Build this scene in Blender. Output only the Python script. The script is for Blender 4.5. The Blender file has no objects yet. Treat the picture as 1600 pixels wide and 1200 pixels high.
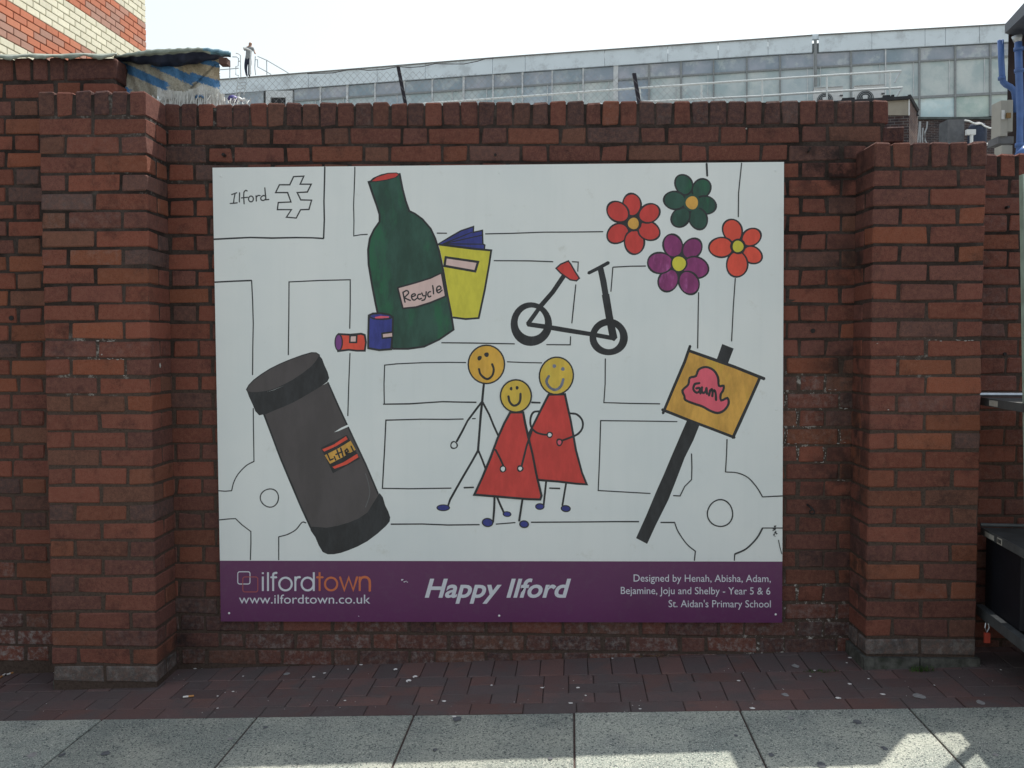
import bpy, math, random
from mathutils import Vector, Matrix
from mathutils.geometry import tessellate_polygon

random.seed(7)
R = random.random
U = random.uniform
scene = bpy.context.scene
COL = scene.collection

# ------------------------------------------------------------------ camera
F = 1480.0
CAM = Vector((1.48383, -4.05898, 1.39617))
_yaw, _pit, _rol = 0.02959, 0.0391, -0.00196
_cy, _sy, _cp, _sp, _cr, _sr = (math.cos(_yaw), math.sin(_yaw), math.cos(_pit), math.sin(_pit),
                                math.cos(_rol), math.sin(_rol))
_r0 = Vector((_cy, _sy, 0)); _f0 = Vector((-_sy, _cy, 0)); _z0 = Vector((0, 0, 1))
FWD = _cp * _f0 - _sp * _z0
_u0 = _sp * _f0 + _cp * _z0
RGT = _cr * _r0 + _sr * _u0
UP = _cr * _u0 - _sr * _r0
cam_data = bpy.data.cameras.new("camera")
cam = bpy.data.objects.new("camera", cam_data)
COL.objects.link(cam)
M = Matrix.Identity(4)
for i in range(3):
    M[i][0] = RGT[i]; M[i][1] = UP[i]; M[i][2] = -FWD[i]; M[i][3] = CAM[i]
cam.matrix_world = M
cam_data.sensor_width = 36.0
cam_data.lens = F / 1600 * 36
cam_data.clip_start = 0.05
cam_data.clip_end = 3000
scene.camera = cam

# ------------------------------------------------------------------ world, sun, exposure
SUN = Vector((0.80, 1.0, 2.41)).normalized()      # towards the sun
world = bpy.data.worlds.new("World"); scene.world = world
world.use_nodes = True
wn = world.node_tree.nodes; wl = world.node_tree.links
wn.clear()
sky = wn.new("ShaderNodeTexSky"); sky.sky_type = 'NISHITA'; sky.sun_disc = False
sky.sun_elevation = math.asin(SUN.z)
sky.sun_rotation = math.atan2(SUN.x, SUN.y)
sky.altitude = 20; sky.air_density = 2.0; sky.dust_density = 1.7; sky.ozone_density = 1.0
hsv = wn.new("ShaderNodeHueSaturation"); hsv.inputs["Saturation"].default_value = 0.45
bg = wn.new("ShaderNodeBackground"); bg.inputs["Strength"].default_value = 0.14
wo = wn.new("ShaderNodeOutputWorld")
wl.new(sky.outputs[0], hsv.inputs['Color']); wl.new(hsv.outputs[0], bg.inputs[0]); wl.new(bg.outputs[0], wo.inputs[0])
sd = bpy.data.lights.new("sun", 'SUN'); sd.energy = 4.8; sd.angle = math.radians(0.55); sd.color = (1.0, 0.94, 0.84)
sun = bpy.data.objects.new("sun", sd); COL.objects.link(sun)
sun.rotation_euler = (-SUN).to_track_quat('-Z', 'Y').to_euler()
scene.view_settings.view_transform = 'Standard'
scene.view_settings.look = 'None'
scene.view_settings.exposure = 0.42
scene.view_settings.gamma = 1
scene.view_settings.use_curve_mapping = False
scene.cycles.max_bounces = 6
scene.cycles.diffuse_bounces = 4

# ------------------------------------------------------------------ ray helpers (where a line of sight meets a real plane)
def ray(px, py):
    return FWD + RGT * ((px - 800) / F) - UP * ((py - 600) / F)
def on_y(px, py, Y=0.0):
    d = ray(px, py); t = (Y - CAM.y) / d.y
    return CAM + d * t
def at_depth(px, py, dep):
    return CAM + ray(px, py) * dep
def on_plane(px, py, P, N):
    d = ray(px, py); return CAM + d * ((P - CAM).dot(N) / d.dot(N))
def to_px(P):
    v = P - CAM; w = v.dot(FWD)
    return 800 + F * v.dot(RGT) / w, 600 - F * v.dot(UP) / w
GS = 0.036
def gz(X, Y=0.0):
    return GS * (X + 0.02) - 0.012
GN = Vector((-GS, 0, 1)).normalized()
def on_ground(px, py):
    return on_plane(px, py, Vector((0, 0, gz(0))), GN)

# ------------------------------------------------------------------ object helpers
def link(o, parent=None):
    COL.objects.link(o)
    if parent is not None: o.parent = parent
    return o
def tag(o, label=None, cat=None, group=None, kind=None):
    if label: o['label'] = label
    if cat: o['category'] = cat
    if group: o['group'] = group
    if kind: o['kind'] = kind
    return o
def empty(name, loc=(0, 0, 0)):
    o = bpy.data.objects.new(name, None); o.location = loc; o.empty_display_size = 0.1
    return link(o)
def mesh_obj(name, verts, faces, mats, parent=None, fmat=None, smooth=False):
    me = bpy.data.meshes.new(name)
    me.from_pydata([tuple(v) for v in verts], [], faces)
    for m in (mats if isinstance(mats, (list, tuple)) else [mats]): me.materials.append(m)
    if fmat: me.polygons.foreach_set('material_index', fmat)
    if smooth: me.polygons.foreach_set('use_smooth', [True] * len(me.polygons))
    me.update()
    o = bpy.data.objects.new(name, me)
    link(o, parent)
    if parent is not None: o.matrix_parent_inverse = Matrix.Translation(-parent.location)
    return o

class MB:
    """collects shapes; build() links them as one mesh object"""
    def __init__(s): s.v = []; s.f = []; s.m = []
    def add(s, vs, fs, mi=0):
        n = len(s.v); s.v += [Vector(v) for v in vs]
        s.f += [tuple(i + n for i in f) for f in fs]; s.m += [mi] * len(fs)
    def box(s, a, b, mi=0):
        x0, y0, z0 = a; x1, y1, z1 = b
        s.add([(x0, y0, z0), (x1, y0, z0), (x1, y1, z0), (x0, y1, z0), (x0, y0, z1), (x1, y0, z1), (x1, y1, z1), (x0, y1, z1)],
              [(0, 3, 2, 1), (4, 5, 6, 7), (0, 1, 5, 4), (1, 2, 6, 5), (2, 3, 7, 6), (3, 0, 4, 7)], mi)
    def obox(s, o, ex, ey, ez, mi=0):
        o = Vector(o); ex = Vector(ex); ey = Vector(ey); ez = Vector(ez)
        s.add([o, o + ex, o + ex + ey, o + ey, o + ez, o + ex + ez, o + ex + ey + ez, o + ey + ez],
              [(0, 3, 2, 1), (4, 5, 6, 7), (0, 1, 5, 4), (1, 2, 6, 5), (2, 3, 7, 6), (3, 0, 4, 7)], mi)
    def tube(s, pts, r, n=8, mi=0, cap=True, radii=None):
        pts = [Vector(p) for p in pts]; rings = []
        for i, p in enumerate(pts):
            d = (pts[min(i + 1, len(pts) - 1)] - pts[max(i - 1, 0)]).normalized()
            a = d.cross(Vector((0, 0, 1)))
            if a.length < 1e-3: a = d.cross(Vector((1, 0, 0)))
            a.normalize(); b = d.cross(a)
            rr = radii[i] if radii else r
            rings.append([p + (a * math.cos(t) + b * math.sin(t)) * rr for t in [2 * math.pi * k / n for k in range(n)]])
        vs = [v for ring in rings for v in ring]; fs = []
        for i in range(len(pts) - 1):
            for k in range(n):
                fs.append((i * n + k, i * n + (k + 1) % n, (i + 1) * n + (k + 1) % n, (i + 1) * n + k))
        if cap:
            fs.append(tuple(range(n))[::-1]); fs.append(tuple((len(pts) - 1) * n + k for k in range(n)))
        s.add(vs, fs, mi)
    def build(s, name, mats, parent=None, smooth=False):
        return mesh_obj(name, s.v, s.f, mats, parent, s.m if isinstance(mats, (list, tuple)) else None, smooth)

# ------------------------------------------------------------------ materials
def nodes_of(name, rough=0.85, spec=0.3):
    m = bpy.data.materials.new(name); m.use_nodes = True
    nt = m.node_tree; b = nt.nodes['Principled BSDF']
    b.inputs['Roughness'].default_value = rough
    b.inputs['Specular IOR Level'].default_value = spec
    return m, nt, b
def N(nt, t, **kw):
    n = nt.nodes.new(t)
    for k, v in kw.items():
        if k in n.inputs: n.inputs[k].default_value = v
        else: setattr(n, k, v)
    return n
def mixc(nt, blend, fac, a, b):
    n = nt.nodes.new('ShaderNodeMix'); n.data_type = 'RGBA'; n.blend_type = blend
    for s, v in ((n.inputs[0], fac), (n.inputs[6], a), (n.inputs[7], b)):
        if isinstance(v, (int, float)): s.default_value = v
        elif isinstance(v, tuple): s.default_value = (*v[:3], 1)
        else: nt.links.new(v, s)
    return n.outputs[2]
def ramp(nt, src, p0, p1, c0=(0, 0, 0), c1=(1, 1, 1)):
    n = nt.nodes.new('ShaderNodeMapRange'); n.interpolation_type = 'SMOOTHSTEP'
    nt.links.new(src, n.inputs[0]); n.inputs[1].default_value = p0; n.inputs[2].default_value = p1
    return n.outputs[0]
def math_(nt, op, a, b=0.0):
    n = nt.nodes.new('ShaderNodeMath'); n.operation = op
    for s, v in ((n.inputs[0], a), (n.inputs[1], b)):
        if isinstance(v, (int, float)): s.default_value = v
        else: nt.links.new(v, s)
    return n.outputs[0]
def noise(nt, scale, detail=4, rough=0.6, vec=None, w=0):
    n = nt.nodes.new('ShaderNodeTexNoise'); n.inputs['Scale'].default_value = scale
    n.inputs['Detail'].default_value = detail; n.inputs['Roughness'].default_value = rough
    if vec is None:
        g = nt.nodes.new('ShaderNodeNewGeometry'); vec = g.outputs['Position']
    nt.links.new(vec, n.inputs['Vector'])
    return n.outputs[0]
def bump(nt, b, h, strength, dist):
    n = nt.nodes.new('ShaderNodeBump'); n.inputs['Strength'].default_value = strength; n.inputs['Distance'].default_value = dist
    nt.links.new(h, n.inputs['Height']); nt.links.new(n.outputs[0], b.inputs['Normal'])
def near(nt, P, r0, r1):
    g = nt.nodes.new('ShaderNodeNewGeometry')
    d = nt.nodes.new('ShaderNodeVectorMath'); d.operation = 'DISTANCE'
    nt.links.new(g.outputs['Position'], d.inputs[0]); d.inputs[1].default_value = P
    return math_(nt, 'SUBTRACT', 1.0, ramp(nt, d.outputs['Value'], r0, r1))
def plain(name, col, rough=0.7, spec=0.3, metal=0.0, var=0.15, scale=12, bmp=0.0, dirt=None, dirt_amt=0.0, dirt_scale=3.0):
    m, nt, b = nodes_of(name, rough, spec)
    b.inputs['Metallic'].default_value = metal
    n = noise(nt, scale, 5)
    lo = tuple(c * (1 - var) for c in col); hi = tuple(min(1, c * (1 + var)) for c in col)
    c = mixc(nt, 'MIX', ramp(nt, n, 0.3, 0.7), lo, hi)
    if dirt:
        dn = noise(nt, dirt_scale, 6, 0.7)
        f = math_(nt, 'MULTIPLY', ramp(nt, dn, 0.48, 0.68), dirt_amt)
        c = mixc(nt, 'MIX', f, c, dirt)
    nt.links.new(c, b.inputs['Base Color'])
    if bmp: bump(nt, b, n, bmp, 0.004)
    return m

def brick_material(name, use_obj=True):
    m, nt, b = nodes_of(name, 0.9, 0.2)
    if use_obj:
        oi = nt.nodes.new('ShaderNodeObjectInfo'); base = oi.outputs['Color']; alpha = oi.outputs['Alpha']
        off = nt.nodes.new('ShaderNodeVectorMath'); off.operation = 'MULTIPLY_ADD'
        g = nt.nodes.new('ShaderNodeNewGeometry')
        cmb = nt.nodes.new('ShaderNodeCombineXYZ')
        rr = math_(nt, 'MULTIPLY', oi.outputs['Random'], 37.0)
        nt.links.new(rr, cmb.inputs[0]); nt.links.new(rr, cmb.inputs[2])
        nt.links.new(g.outputs['Position'], off.inputs[0]); off.inputs[1].default_value = (1, 1, 1)
        nt.links.new(cmb.outputs[0], off.inputs[2]); vec = off.outputs[0]
    else:
        at = N(nt, 'ShaderNodeAttribute', attribute_name='Col'); base = at.outputs['Color']; alpha = None; vec = None
    n1 = noise(nt, 9, 5, 0.6, vec)
    n2 = noise(nt, 55, 6, 0.7, vec)
    n3 = noise(nt, 260, 3, 0.6, vec)
    c = mixc(nt, 'MULTIPLY', ramp(nt, n1, 0.50, 0.72), base, (0.55, 0.60, 0.66))     # burnt flashing on part of a brick
    c = mixc(nt, 'MIX', math_(nt, 'MULTIPLY', ramp(nt, n2, 0.35, 0.75), 0.35), c, (0.26, 0.12, 0.085))
    c = mixc(nt, 'MULTIPLY', math_(nt, 'MULTIPLY', ramp(nt, n3, 0.45, 0.7), 0.55), c, (0.45, 0.42, 0.42))
    if alpha is not None:
        fe = math_(nt, 'MULTIPLY', ramp(nt, noise(nt, 34, 7, 0.75, vec), 0.45, 0.66), alpha)
        c = mixc(nt, 'MIX', fe, c, (0.27, 0.26, 0.255))
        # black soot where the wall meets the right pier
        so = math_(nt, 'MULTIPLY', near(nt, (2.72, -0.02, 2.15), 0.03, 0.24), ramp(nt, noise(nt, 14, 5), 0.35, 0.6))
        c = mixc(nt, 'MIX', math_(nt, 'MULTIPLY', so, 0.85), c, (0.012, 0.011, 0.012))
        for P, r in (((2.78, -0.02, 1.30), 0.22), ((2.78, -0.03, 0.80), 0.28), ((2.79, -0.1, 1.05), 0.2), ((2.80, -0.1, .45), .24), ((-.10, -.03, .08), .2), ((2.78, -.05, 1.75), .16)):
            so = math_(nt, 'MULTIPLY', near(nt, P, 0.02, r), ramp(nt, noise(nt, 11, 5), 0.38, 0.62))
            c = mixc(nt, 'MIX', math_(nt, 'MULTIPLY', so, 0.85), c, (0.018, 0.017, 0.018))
    sp = noise(nt, 420, 2, 0.5)
    c = mixc(nt, 'MIX', math_(nt, 'MULTIPLY', ramp(nt, sp, 0.70, 0.78), 0.5), c, (0.42, 0.36, 0.32))
    nt.links.new(c, b.inputs['Base Color'])
    h = math_(nt, 'ADD', n2, math_(nt, 'MULTIPLY', n3, 0.6))
    bump(nt, b, h, 0.75, 0.004)
    return m

def mortar_material(name, col=(0.045, 0.035, 0.032), white=True):
    m, nt, b = nodes_of(name, 0.95, 0.1)
    n1 = noise(nt, 6, 5); n2 = noise(nt, 120, 5, 0.7)
    c = mixc(nt, 'MIX', ramp(nt, n1, 0.35, 0.65), tuple(k * 0.6 for k in col), tuple(k * 1.5 for k in col))
    g_ = nt.nodes.new('ShaderNodeNewGeometry'); sx = nt.nodes.new('ShaderNodeSeparateXYZ'); nt.links.new(g_.outputs['Position'], sx.inputs[0])
    zz = math_(nt, 'ADD', sx.outputs[2], math_(nt, 'MULTIPLY', noise(nt, 2.5, 5), .9))
    c = mixc(nt, 'MIX', ramp(nt, zz, 2.3, 1.5), c, (0.080, 0.058, 0.049))     # soot-blackened pointing in the upper courses only
    c = mixc(nt, 'MULTIPLY', ramp(nt, n2, 0.4, 0.7), c, (0.6, 0.6, 0.6))
    if white:
        for P, r, a in (((2.56, 0, 1.12), 0.27, 0.45), ((-0.35, -0.22, 1.31), 0.2, 0.3), ((2.95, -0.22, 1.36), 0.18, 0.2),
                        ((2.58, 0, 0.17), 0.3, 0.6), ((-0.12, -0.2, 2.38), 0.5, 0.15)):
            w = math_(nt, 'MULTIPLY', near(nt, P, r * 0.55, r), ramp(nt, noise(nt, 30, 6, 0.8), 0.54, 0.62))
            c = mixc(nt, 'MIX', math_(nt, 'MULTIPLY', w, a), c, (0.62, 0.60, 0.57))
    nt.links.new(c, b.inputs['Base Color'])
    bump(nt, b, n2, 0.8, 0.004)
    return m

BRICK = brick_material('brick')
MORTAR = mortar_material('mortar')

# ------------------------------------------------------------------ brick meshes (44 triangles, chipped corners)
def chamfer_box(L, D, H, ch=0.004, jit=0.0015, seed=0, name='brick', top_round=0.0):
    rnd = random.Random(seed); vs = []; idx = {}
    for sx in (-1, 1):
        for sy in (-1, 1):
            for sz in (-1, 1):
                c = ch * rnd.uniform(0.6, 1.5)
                if rnd.random() < 0.10: c *= 1.6
                jx, jy, jz = (rnd.uniform(-jit, jit) for _ in range(3))
                hx, hy, hz = L / 2, D / 2, H / 2
                cz = c + (top_round if sz > 0 else 0)
                for a in range(3):
                    x = hx - (0 if a == 0 else c); y = hy - (0 if a == 1 else c); z = hz - (0 if a == 2 else (cz if a != 2 else 0))
                    if a == 2 and sz > 0 and top_round: x = hx - c - top_round * 0.8
                    idx[(sx, sy, sz, a)] = len(vs)
                    vs.append((sx * x + jx, sy * y + jy * 0.7, sz * z + jz))
    fs = []
    I = lambda *k: idx[k]
    for s in (-1, 1):
        f = [I(s, -1, -1, 0), I(s, 1, -1, 0), I(s, 1, 1, 0), I(s, -1, 1, 0)]; fs.append(f if s > 0 else f[::-1])
        f = [I(-1, s, -1, 1), I(1, s, -1, 1), I(1, s, 1, 1), I(-1, s, 1, 1)]; fs.append(f if s < 0 else f[::-1])
        f = [I(-1, -1, s, 2), I(1, -1, s, 2), I(1, 1, s, 2), I(-1, 1, s, 2)]; fs.append(f if s > 0 else f[::-1])
    for s in (-1, 1):
        for t in (-1, 1):
            f = [I(s, t, -1, 0), I(s, t, 1, 0), I(s, t, 1, 1), I(s, t, -1, 1)]; fs.append(f if s * t < 0 else f[::-1])
            f = [I(s, -1, t, 0), I(s, 1, t, 0), I(s, 1, t, 2), I(s, -1, t, 2)]; fs.append(f if s * t > 0 else f[::-1])
            f = [I(-1, s, t, 1), I(1, s, t, 1), I(1, s, t, 2), I(-1, s, t, 2)]; fs.append(f if s * t < 0 else f[::-1])
    for sx in (-1, 1):
        for sy in (-1, 1):
            for sz in (-1, 1):
                f = [I(sx, sy, sz, 0), I(sx, sy, sz, 1), I(sx, sy, sz, 2)]; fs.append(f if sx * sy * sz > 0 else f[::-1])
    me = bpy.data.meshes.new(name); me.from_pydata(vs, [], fs); me.update()
    return me
_bm = {}
def brick_mesh(kind):
    if kind not in _bm:
        dims = {'S': (.215, .1025, .065), 'H': (.1025, .1025, .065), 'E': (.065, .215, .1025), 'HS': (.1025, .215, .065),
                'Q': (.045, .1025, .065)}[kind]
        l = []
        for k in range(9):
            me = chamfer_box(*dims, ch=0.0045, jit=0.0022, seed=hash(kind) % 97 + k * 13 if False else sum(map(ord, kind)) + k * 13,
                             top_round=0.0018 if kind == 'E' else 0.0)
            me.materials.append(BRICK); l.append((me, dims))
        _bm[kind] = l
    return random.choice(_bm[kind])
PAL = [((0.200, 0.066, 0.045), 5), ((0.178, 0.060, 0.042), 8), ((0.160, 0.058, 0.045), 7), ((0.135, 0.056, 0.047), 4),
       ((0.112, 0.060, 0.053), 1.4), ((0.148, 0.068, 0.048), 3), ((0.092, 0.060, 0.057), 1.0), ((0.225, 0.074, 0.043), 1.5)]
PALW = [w for _, w in PAL]
def brick_colour(dark=0.0, white=0.0, orange=0.0):
    c = random.choices([p for p, _ in PAL], PALW)[0]
    if R() < orange * .8: c = (0.205, 0.072, 0.041)
    k = U(0.85, 1.15)
    c = [v * k for v in c]
    dk = (0.052, 0.034, 0.036)
    d = max(0, min(1, dark * U(0.5, 1.3)))
    c = [v * (1 - d) + w * d for v, w in zip(c, dk)]
    a = max(0, min(1, white * U(0.2, 1.3)))
    return (*c, a)
def lay(parent, kind, x0, x1, y0, y1, z0, z1, col, tilt=0.004, proud=0.002):
    """one brick filling the box"""
    me, (L, D, H) = brick_mesh(kind)
    o = bpy.data.objects.new('brick', me)
    o.location = ((x0 + x1) / 2, (y0 + y1) / 2 + U(-proud, proud), (z0 + z1) / 2 + U(-.0008, .0008))
    o.scale = ((x1 - x0) / L, (y1 - y0) / D, (z1 - z0) / H)
    if kind != 'E' and R() < .5: o.rotation_euler = (0, 0, math.pi)
    o.rotation_euler.x += U(-tilt, tilt); o.rotation_euler.y += U(-tilt, tilt) * .6; o.rotation_euler.z += U(-tilt, tilt)
    o.color = col
    o.parent = parent
    COL.objects.link(o)
    return o
def lay_side(parent, kind, xf, dirx, y0, y1, z0, z1, col, depth=0.1025):
    """a brick whose long side runs along Y (seen on a pier's side)"""
    me, (L, D, H) = brick_mesh(kind)
    o = bpy.data.objects.new('brick', me)
    o.location = (xf - dirx * depth / 2 + U(-.0015, .0015), (y0 + y1) / 2, (z0 + z1) / 2)
    o.scale = ((y1 - y0) / L, depth / D, (z1 - z0) / H)
    o.rotation_euler = (0, 0, math.pi / 2)
    o.color = col; o.parent = parent
    COL.objects.link(o); return o

# measured bed joints (photo rows) turned into heights on the wall face
JL = [200,228,255.5,284,312,339.5,369,395,424,450,476.5,505,533,560.5,587.5,613,640.5,667.5,694,720.5,748,774,800.5,827,854,881.5,907,935,961.5,988,1014,1039]
JR = [196,224,252,279,306,335,364,391,419,447.5,475,502.5,529,557,584.5,611.5,639,667,695,722.5,749.5,776,804,832,859,888,914,942,969,996.5,1022,1049]
JPL = [182.5,212.5,242.5,273,302,331,361,389.5,418,446,475,502.5,532,560.5,589,617,646,674,701,730,759,788,817,845,873,901,929,957,984,1012,1039,1067]
JPR = [263,292.5,322.5,352,382,411,440,469.5,499.5,528,557.5,587,615,644,672.5,702,732,763,791,820,849,878,907,937.5,966.5,997,1025]
JW = [128,155,183,210.5,235,262,289,316,343,369,397,425,452,480,506,534,561,589,615,641,666,694,718,747,773,799,825,851,877,905,932,957,982,1007,1035]
XLi, XRi = -0.017, 2.61
ZL = [on_y(300, y).z for y in JL]; ZR = [on_y(1260, y).z for y in JR]
PD = 0.222
ZPL = [on_y(155, y, -PD).z for y in JPL]
ZPR = [on_y(1442, y, -PD).z for y in JPR]
ZW = [on_y(30, y).z for y in JW]
def smooth_list(z):
    n = len(z); k = (z[-1] - z[0]) / (n - 1)
    return [0.5 * v + 0.5 * (z[0] + k * i) for i, v in enumerate(z)]
ZL, ZR, ZPL, ZPR, ZW = map(smooth_list, (ZL, ZR, ZPL, ZPR, ZW))
def zmain(k, X):
    t = (X - XLi) / (XRi - XLi); return ZL[k] * (1 - t) + ZR[k] * t
BX0, BX1 = on_y(338, 600, -.02).x, on_y(1224, 600, -.02).x
BZ0, BZ1 = on_y(800, 971, -.02).z, on_y(800, 258, -.02).z

# ------------------------------------------------------------------ ground
def ground_material():
    m, nt, b = nodes_of('asphalt', 0.95, 0.2)
    c = mixc(nt, 'MIX', ramp(nt, noise(nt, 3, 6), .35, .65), (0.16, 0.165, 0.16), (0.24, 0.24, 0.23))
    nt.links.new(c, b.inputs['Base Color']); return m
g = MB()
g.add([(-90, -60, gz(-90) - .075), (90, -60, gz(90) - .075), (90, 120, gz(90) - .075), (-90, 120, gz(-90) - .075)], [(0, 1, 2, 3)])
tag(g.build('ground', ground_material()), kind='structure')

# paving laid along an edge that runs two degrees off the wall
EA = on_ground(150, 1123.5); EB = on_ground(1500, 1105)
EX = (EB - EA).normalized(); EY = Vector((-EX.y, EX.x, 0)).normalized()
def pv(u, v, dz=0.0):
    P = EA + EX * u + EY * v
    P.z = gz(P.x) + dz
    return P
def slab_material():
    m, nt, b = nodes_of('concrete_slab', 0.9, 0.25)
    oi = nt.nodes.new('ShaderNodeObjectInfo')
    n0 = noise(nt, 2.2, 5); n1 = noise(nt, 125, 2, 0.6); n2 = noise(nt, 260, 2, 0.5)
    c = mixc(nt, 'MIX', ramp(nt, n0, .35, .65), (0.215, 0.243, 0.222), (0.325, 0.343, 0.298))
    c = mixc(nt, 'MULTIPLY', math_(nt, 'MULTIPLY', ramp(nt, noise(nt, 5.5, 7, .75), .50, .66), 0.45), c, (0.55, 0.56, 0.62))
    c = mixc(nt, 'MULTIPLY', ramp(nt, n1, .53, .63), c, (0.26, 0.29, 0.33))
    c = mixc(nt, 'MIX', math_(nt, 'MULTIPLY', ramp(nt, n2, .56, .66), 0.75), c, (0.62, 0.61, 0.54))
    c = mixc(nt, 'MULTIPLY', math_(nt, 'MULTIPLY', ramp(nt, noise(nt, 60, 3, .6), .60, .68), 0.7), c, (0.35, 0.37, 0.40))
    k = nt.nodes.new('ShaderNodeMapRange'); nt.links.new(oi.outputs['Random'], k.inputs[0]); k.inputs[3].default_value = .88; k.inputs[4].default_value = 1.08
    cc = nt.nodes.new('ShaderNodeCombineColor'); [nt.links.new(k.outputs[0], cc.inputs[i]) for i in range(3)]
    c = mixc(nt, 'MULTIPLY', 1.0, c, cc.outputs[0])
    nt.links.new(c, b.inputs['Base Color'])
    bump(nt, b, math_(nt, 'ADD', n1, n2), 0.5, 0.003)
    return m
SLAB = slab_material()
pave = empty('pavement', (EA.x, EA.y, gz(EA.x))); tag(pave, kind='structure')
bed = MB()
q = [pv(-5, -9, -.007), pv(9, -9, -.007), pv(9, 1.3, -.007), pv(-5, 1.3, -.007)]
bed.add(q, [(0, 1, 2, 3)])
SAND = plain('joint_grit', (0.085, 0.062, 0.058), 0.95, 0.1, var=.35, scale=90, bmp=.6)
bed.build('joint_bed', SAND, pave)
def top_slab(parent, name, c, jz=0.0, th=.05, ch=.003, mat=None, col=None, jit=0.0015):
    """a slab from its four ground corners, chamfered"""
    cen = sum(c, Vector()) / 4
    top = [p + (cen - p).normalized() * ch * 1.4 + Vector((U(-jit, jit) * .3, U(-jit, jit) * .3, jz + U(-jit, jit) * .5)) for p in c]
    rim = [p + Vector((0, 0, jz - ch)) for p in c]
    low = [p + Vector((0, 0, jz - th)) for p in c]
    vs = top + rim + low
    fs = [(0, 1, 2, 3)] + [(i + 4, (i + 1) % 4 + 4, (i + 1) % 4, i) for i in range(4)] + [(i + 8, (i + 1) % 4 + 8, (i + 1) % 4 + 4, i + 4) for i in range(4)]
    vs = [v - cen for v in vs]
    me = bpy.data.meshes.new(name); me.from_pydata([tuple(v) for v in vs], [], fs); me.materials.append(mat); me.update()
    o = bpy.data.objects.new(name, me); o.location = cen - (parent.location if parent else Vector())
    if col: o.color = col
    return link(o, parent)
def edge_u(px, py):
    return (on_ground(px, py) - EA).dot(EX)
js = [edge_u(160, 1123), edge_u(400, 1122), edge_u(645, 1121), edge_u(897, 1119), edge_u(1158, 1114), edge_u(1421, 1107)]
st = (js[-1] - js[0]) / 5
js = [js[0] - st * 4, js[0] - st * 3, js[0] - st * 2, js[0] - st] + js + [js[-1] + st, js[-1] + 2 * st, js[-1] + 3 * st]
G2 = .0035
for r in range(3):
    v1 = -.004 - r * .6; v0 = v1 - .6 + .006
    jj = js if r % 2 == 0 else [a + st * .5 for a in js]
    for a, b_ in zip(jj[:-1], jj[1:]):
        top_slab(pave, 'paving_slab', [pv(a + G2, v0), pv(b_ - G2, v0), pv(b_ - G2, v1), pv(a + G2, v1)], jz=U(-.0015, .0015), mat=SLAB)
far = MB()
for r in range(3, 15):
    v1 = -.004 - r * .6; v0 = v1 - .594
    for a, b_ in zip(js[:-1], js[1:]):
        far.add([pv(a + G2, v0), pv(b_ - G2, v0), pv(b_ - G2, v1), pv(a + G2, v1)], [(0, 1, 2, 3)])
o = far.build('far_slabs', SLAB, pave); tag(o, kind='stuff')

def paver_material():
    m, nt, b = nodes_of('clay_paver', 0.88, 0.25)
    oi = nt.nodes.new('ShaderNodeObjectInfo')
    n1 = noise(nt, 5, 6, .65); n2 = noise(nt, 90, 5, .7); n3 = noise(nt, 300, 3)
    c = mixc(nt, 'MIX', ramp(nt, n1, .40, .66), oi.outputs['Color'], (0.098, 0.080, 0.080))
    c = mixc(nt, 'MULTIPLY', math_(nt, 'MULTIPLY', ramp(nt, n3, .45, .7), .5), c, (.5, .5, .5))
    c = mixc(nt, 'MIX', math_(nt, 'MULTIPLY', ramp(nt, noise(nt, 22, 7, .8), .60, .72), .35), c, (0.22, 0.21, 0.21))
    c = mixc(nt, 'MIX', math_(nt, 'MULTIPLY', ramp(nt, noise(nt, 330, 2), .74, .80), .45), c, (0.5, 0.47, 0.44))
    nt.links.new(c, b.inputs['Base Color']); bump(nt, b, n2, .5, .003); return m
PAVER = paver_material()
def paver_col():
    c = random.choice([(0.128, 0.078, 0.074), (0.118, 0.076, 0.074), (0.110, 0.075, 0.074), (0.136, 0.078, 0.071), (0.100, 0.074, 0.074)])
    k = U(.85, 1.15); return (c[0] * k, c[1] * k, c[2] * k, 1)
def paver(u0, v0, u1, v1):
    g_ = .0014
    P = pv((u0 + u1) / 2, (v0 + v1) / 2)
    if P.y > 0.16: return
    top_slab(pave, 'paving_brick', [pv(u0 + g_, v0 + g_), pv(u1 - g_, v0 + g_), pv(u1 - g_, v1 - g_), pv(u0 + g_, v1 - g_)],
             jz=U(-.0015, .001), th=.03, ch=.0025, mat=PAVER, col=paver_col())
Ulo, Uhi = -1.1, 4.3
u = Ulo - .07
while u < Uhi:
    paver(u, 0, u + .2, .1); u += .2
k = 0
nU = int((Uhi - Ulo) / .1) + 1
for i in range(nU):
    for j in range(3):
        m4 = (i - j) % 4
        u0 = Ulo + i * .1; v0 = .1 + j * .1
        if m4 == 0: paver(u0, v0, u0 + .2, v0 + .1)
        elif m4 == 1 and i == 0: paver(u0, v0, u0 + .1, v0 + .1)
        elif m4 == 2:
            if j == 0: paver(u0, v0, u0 + .1, v0 + .1)
            else: paver(u0, v0 - .1, u0 + .1, v0 + .1)
        elif m4 == 3 and j == 2: paver(u0, v0, u0 + .1, v0 + .1)
u = Ulo - .02
while u < Uhi:
    paver(u, .4, u + .1, .6)
    paver(u, .6, u + .1, .8)
    u += .1

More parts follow.
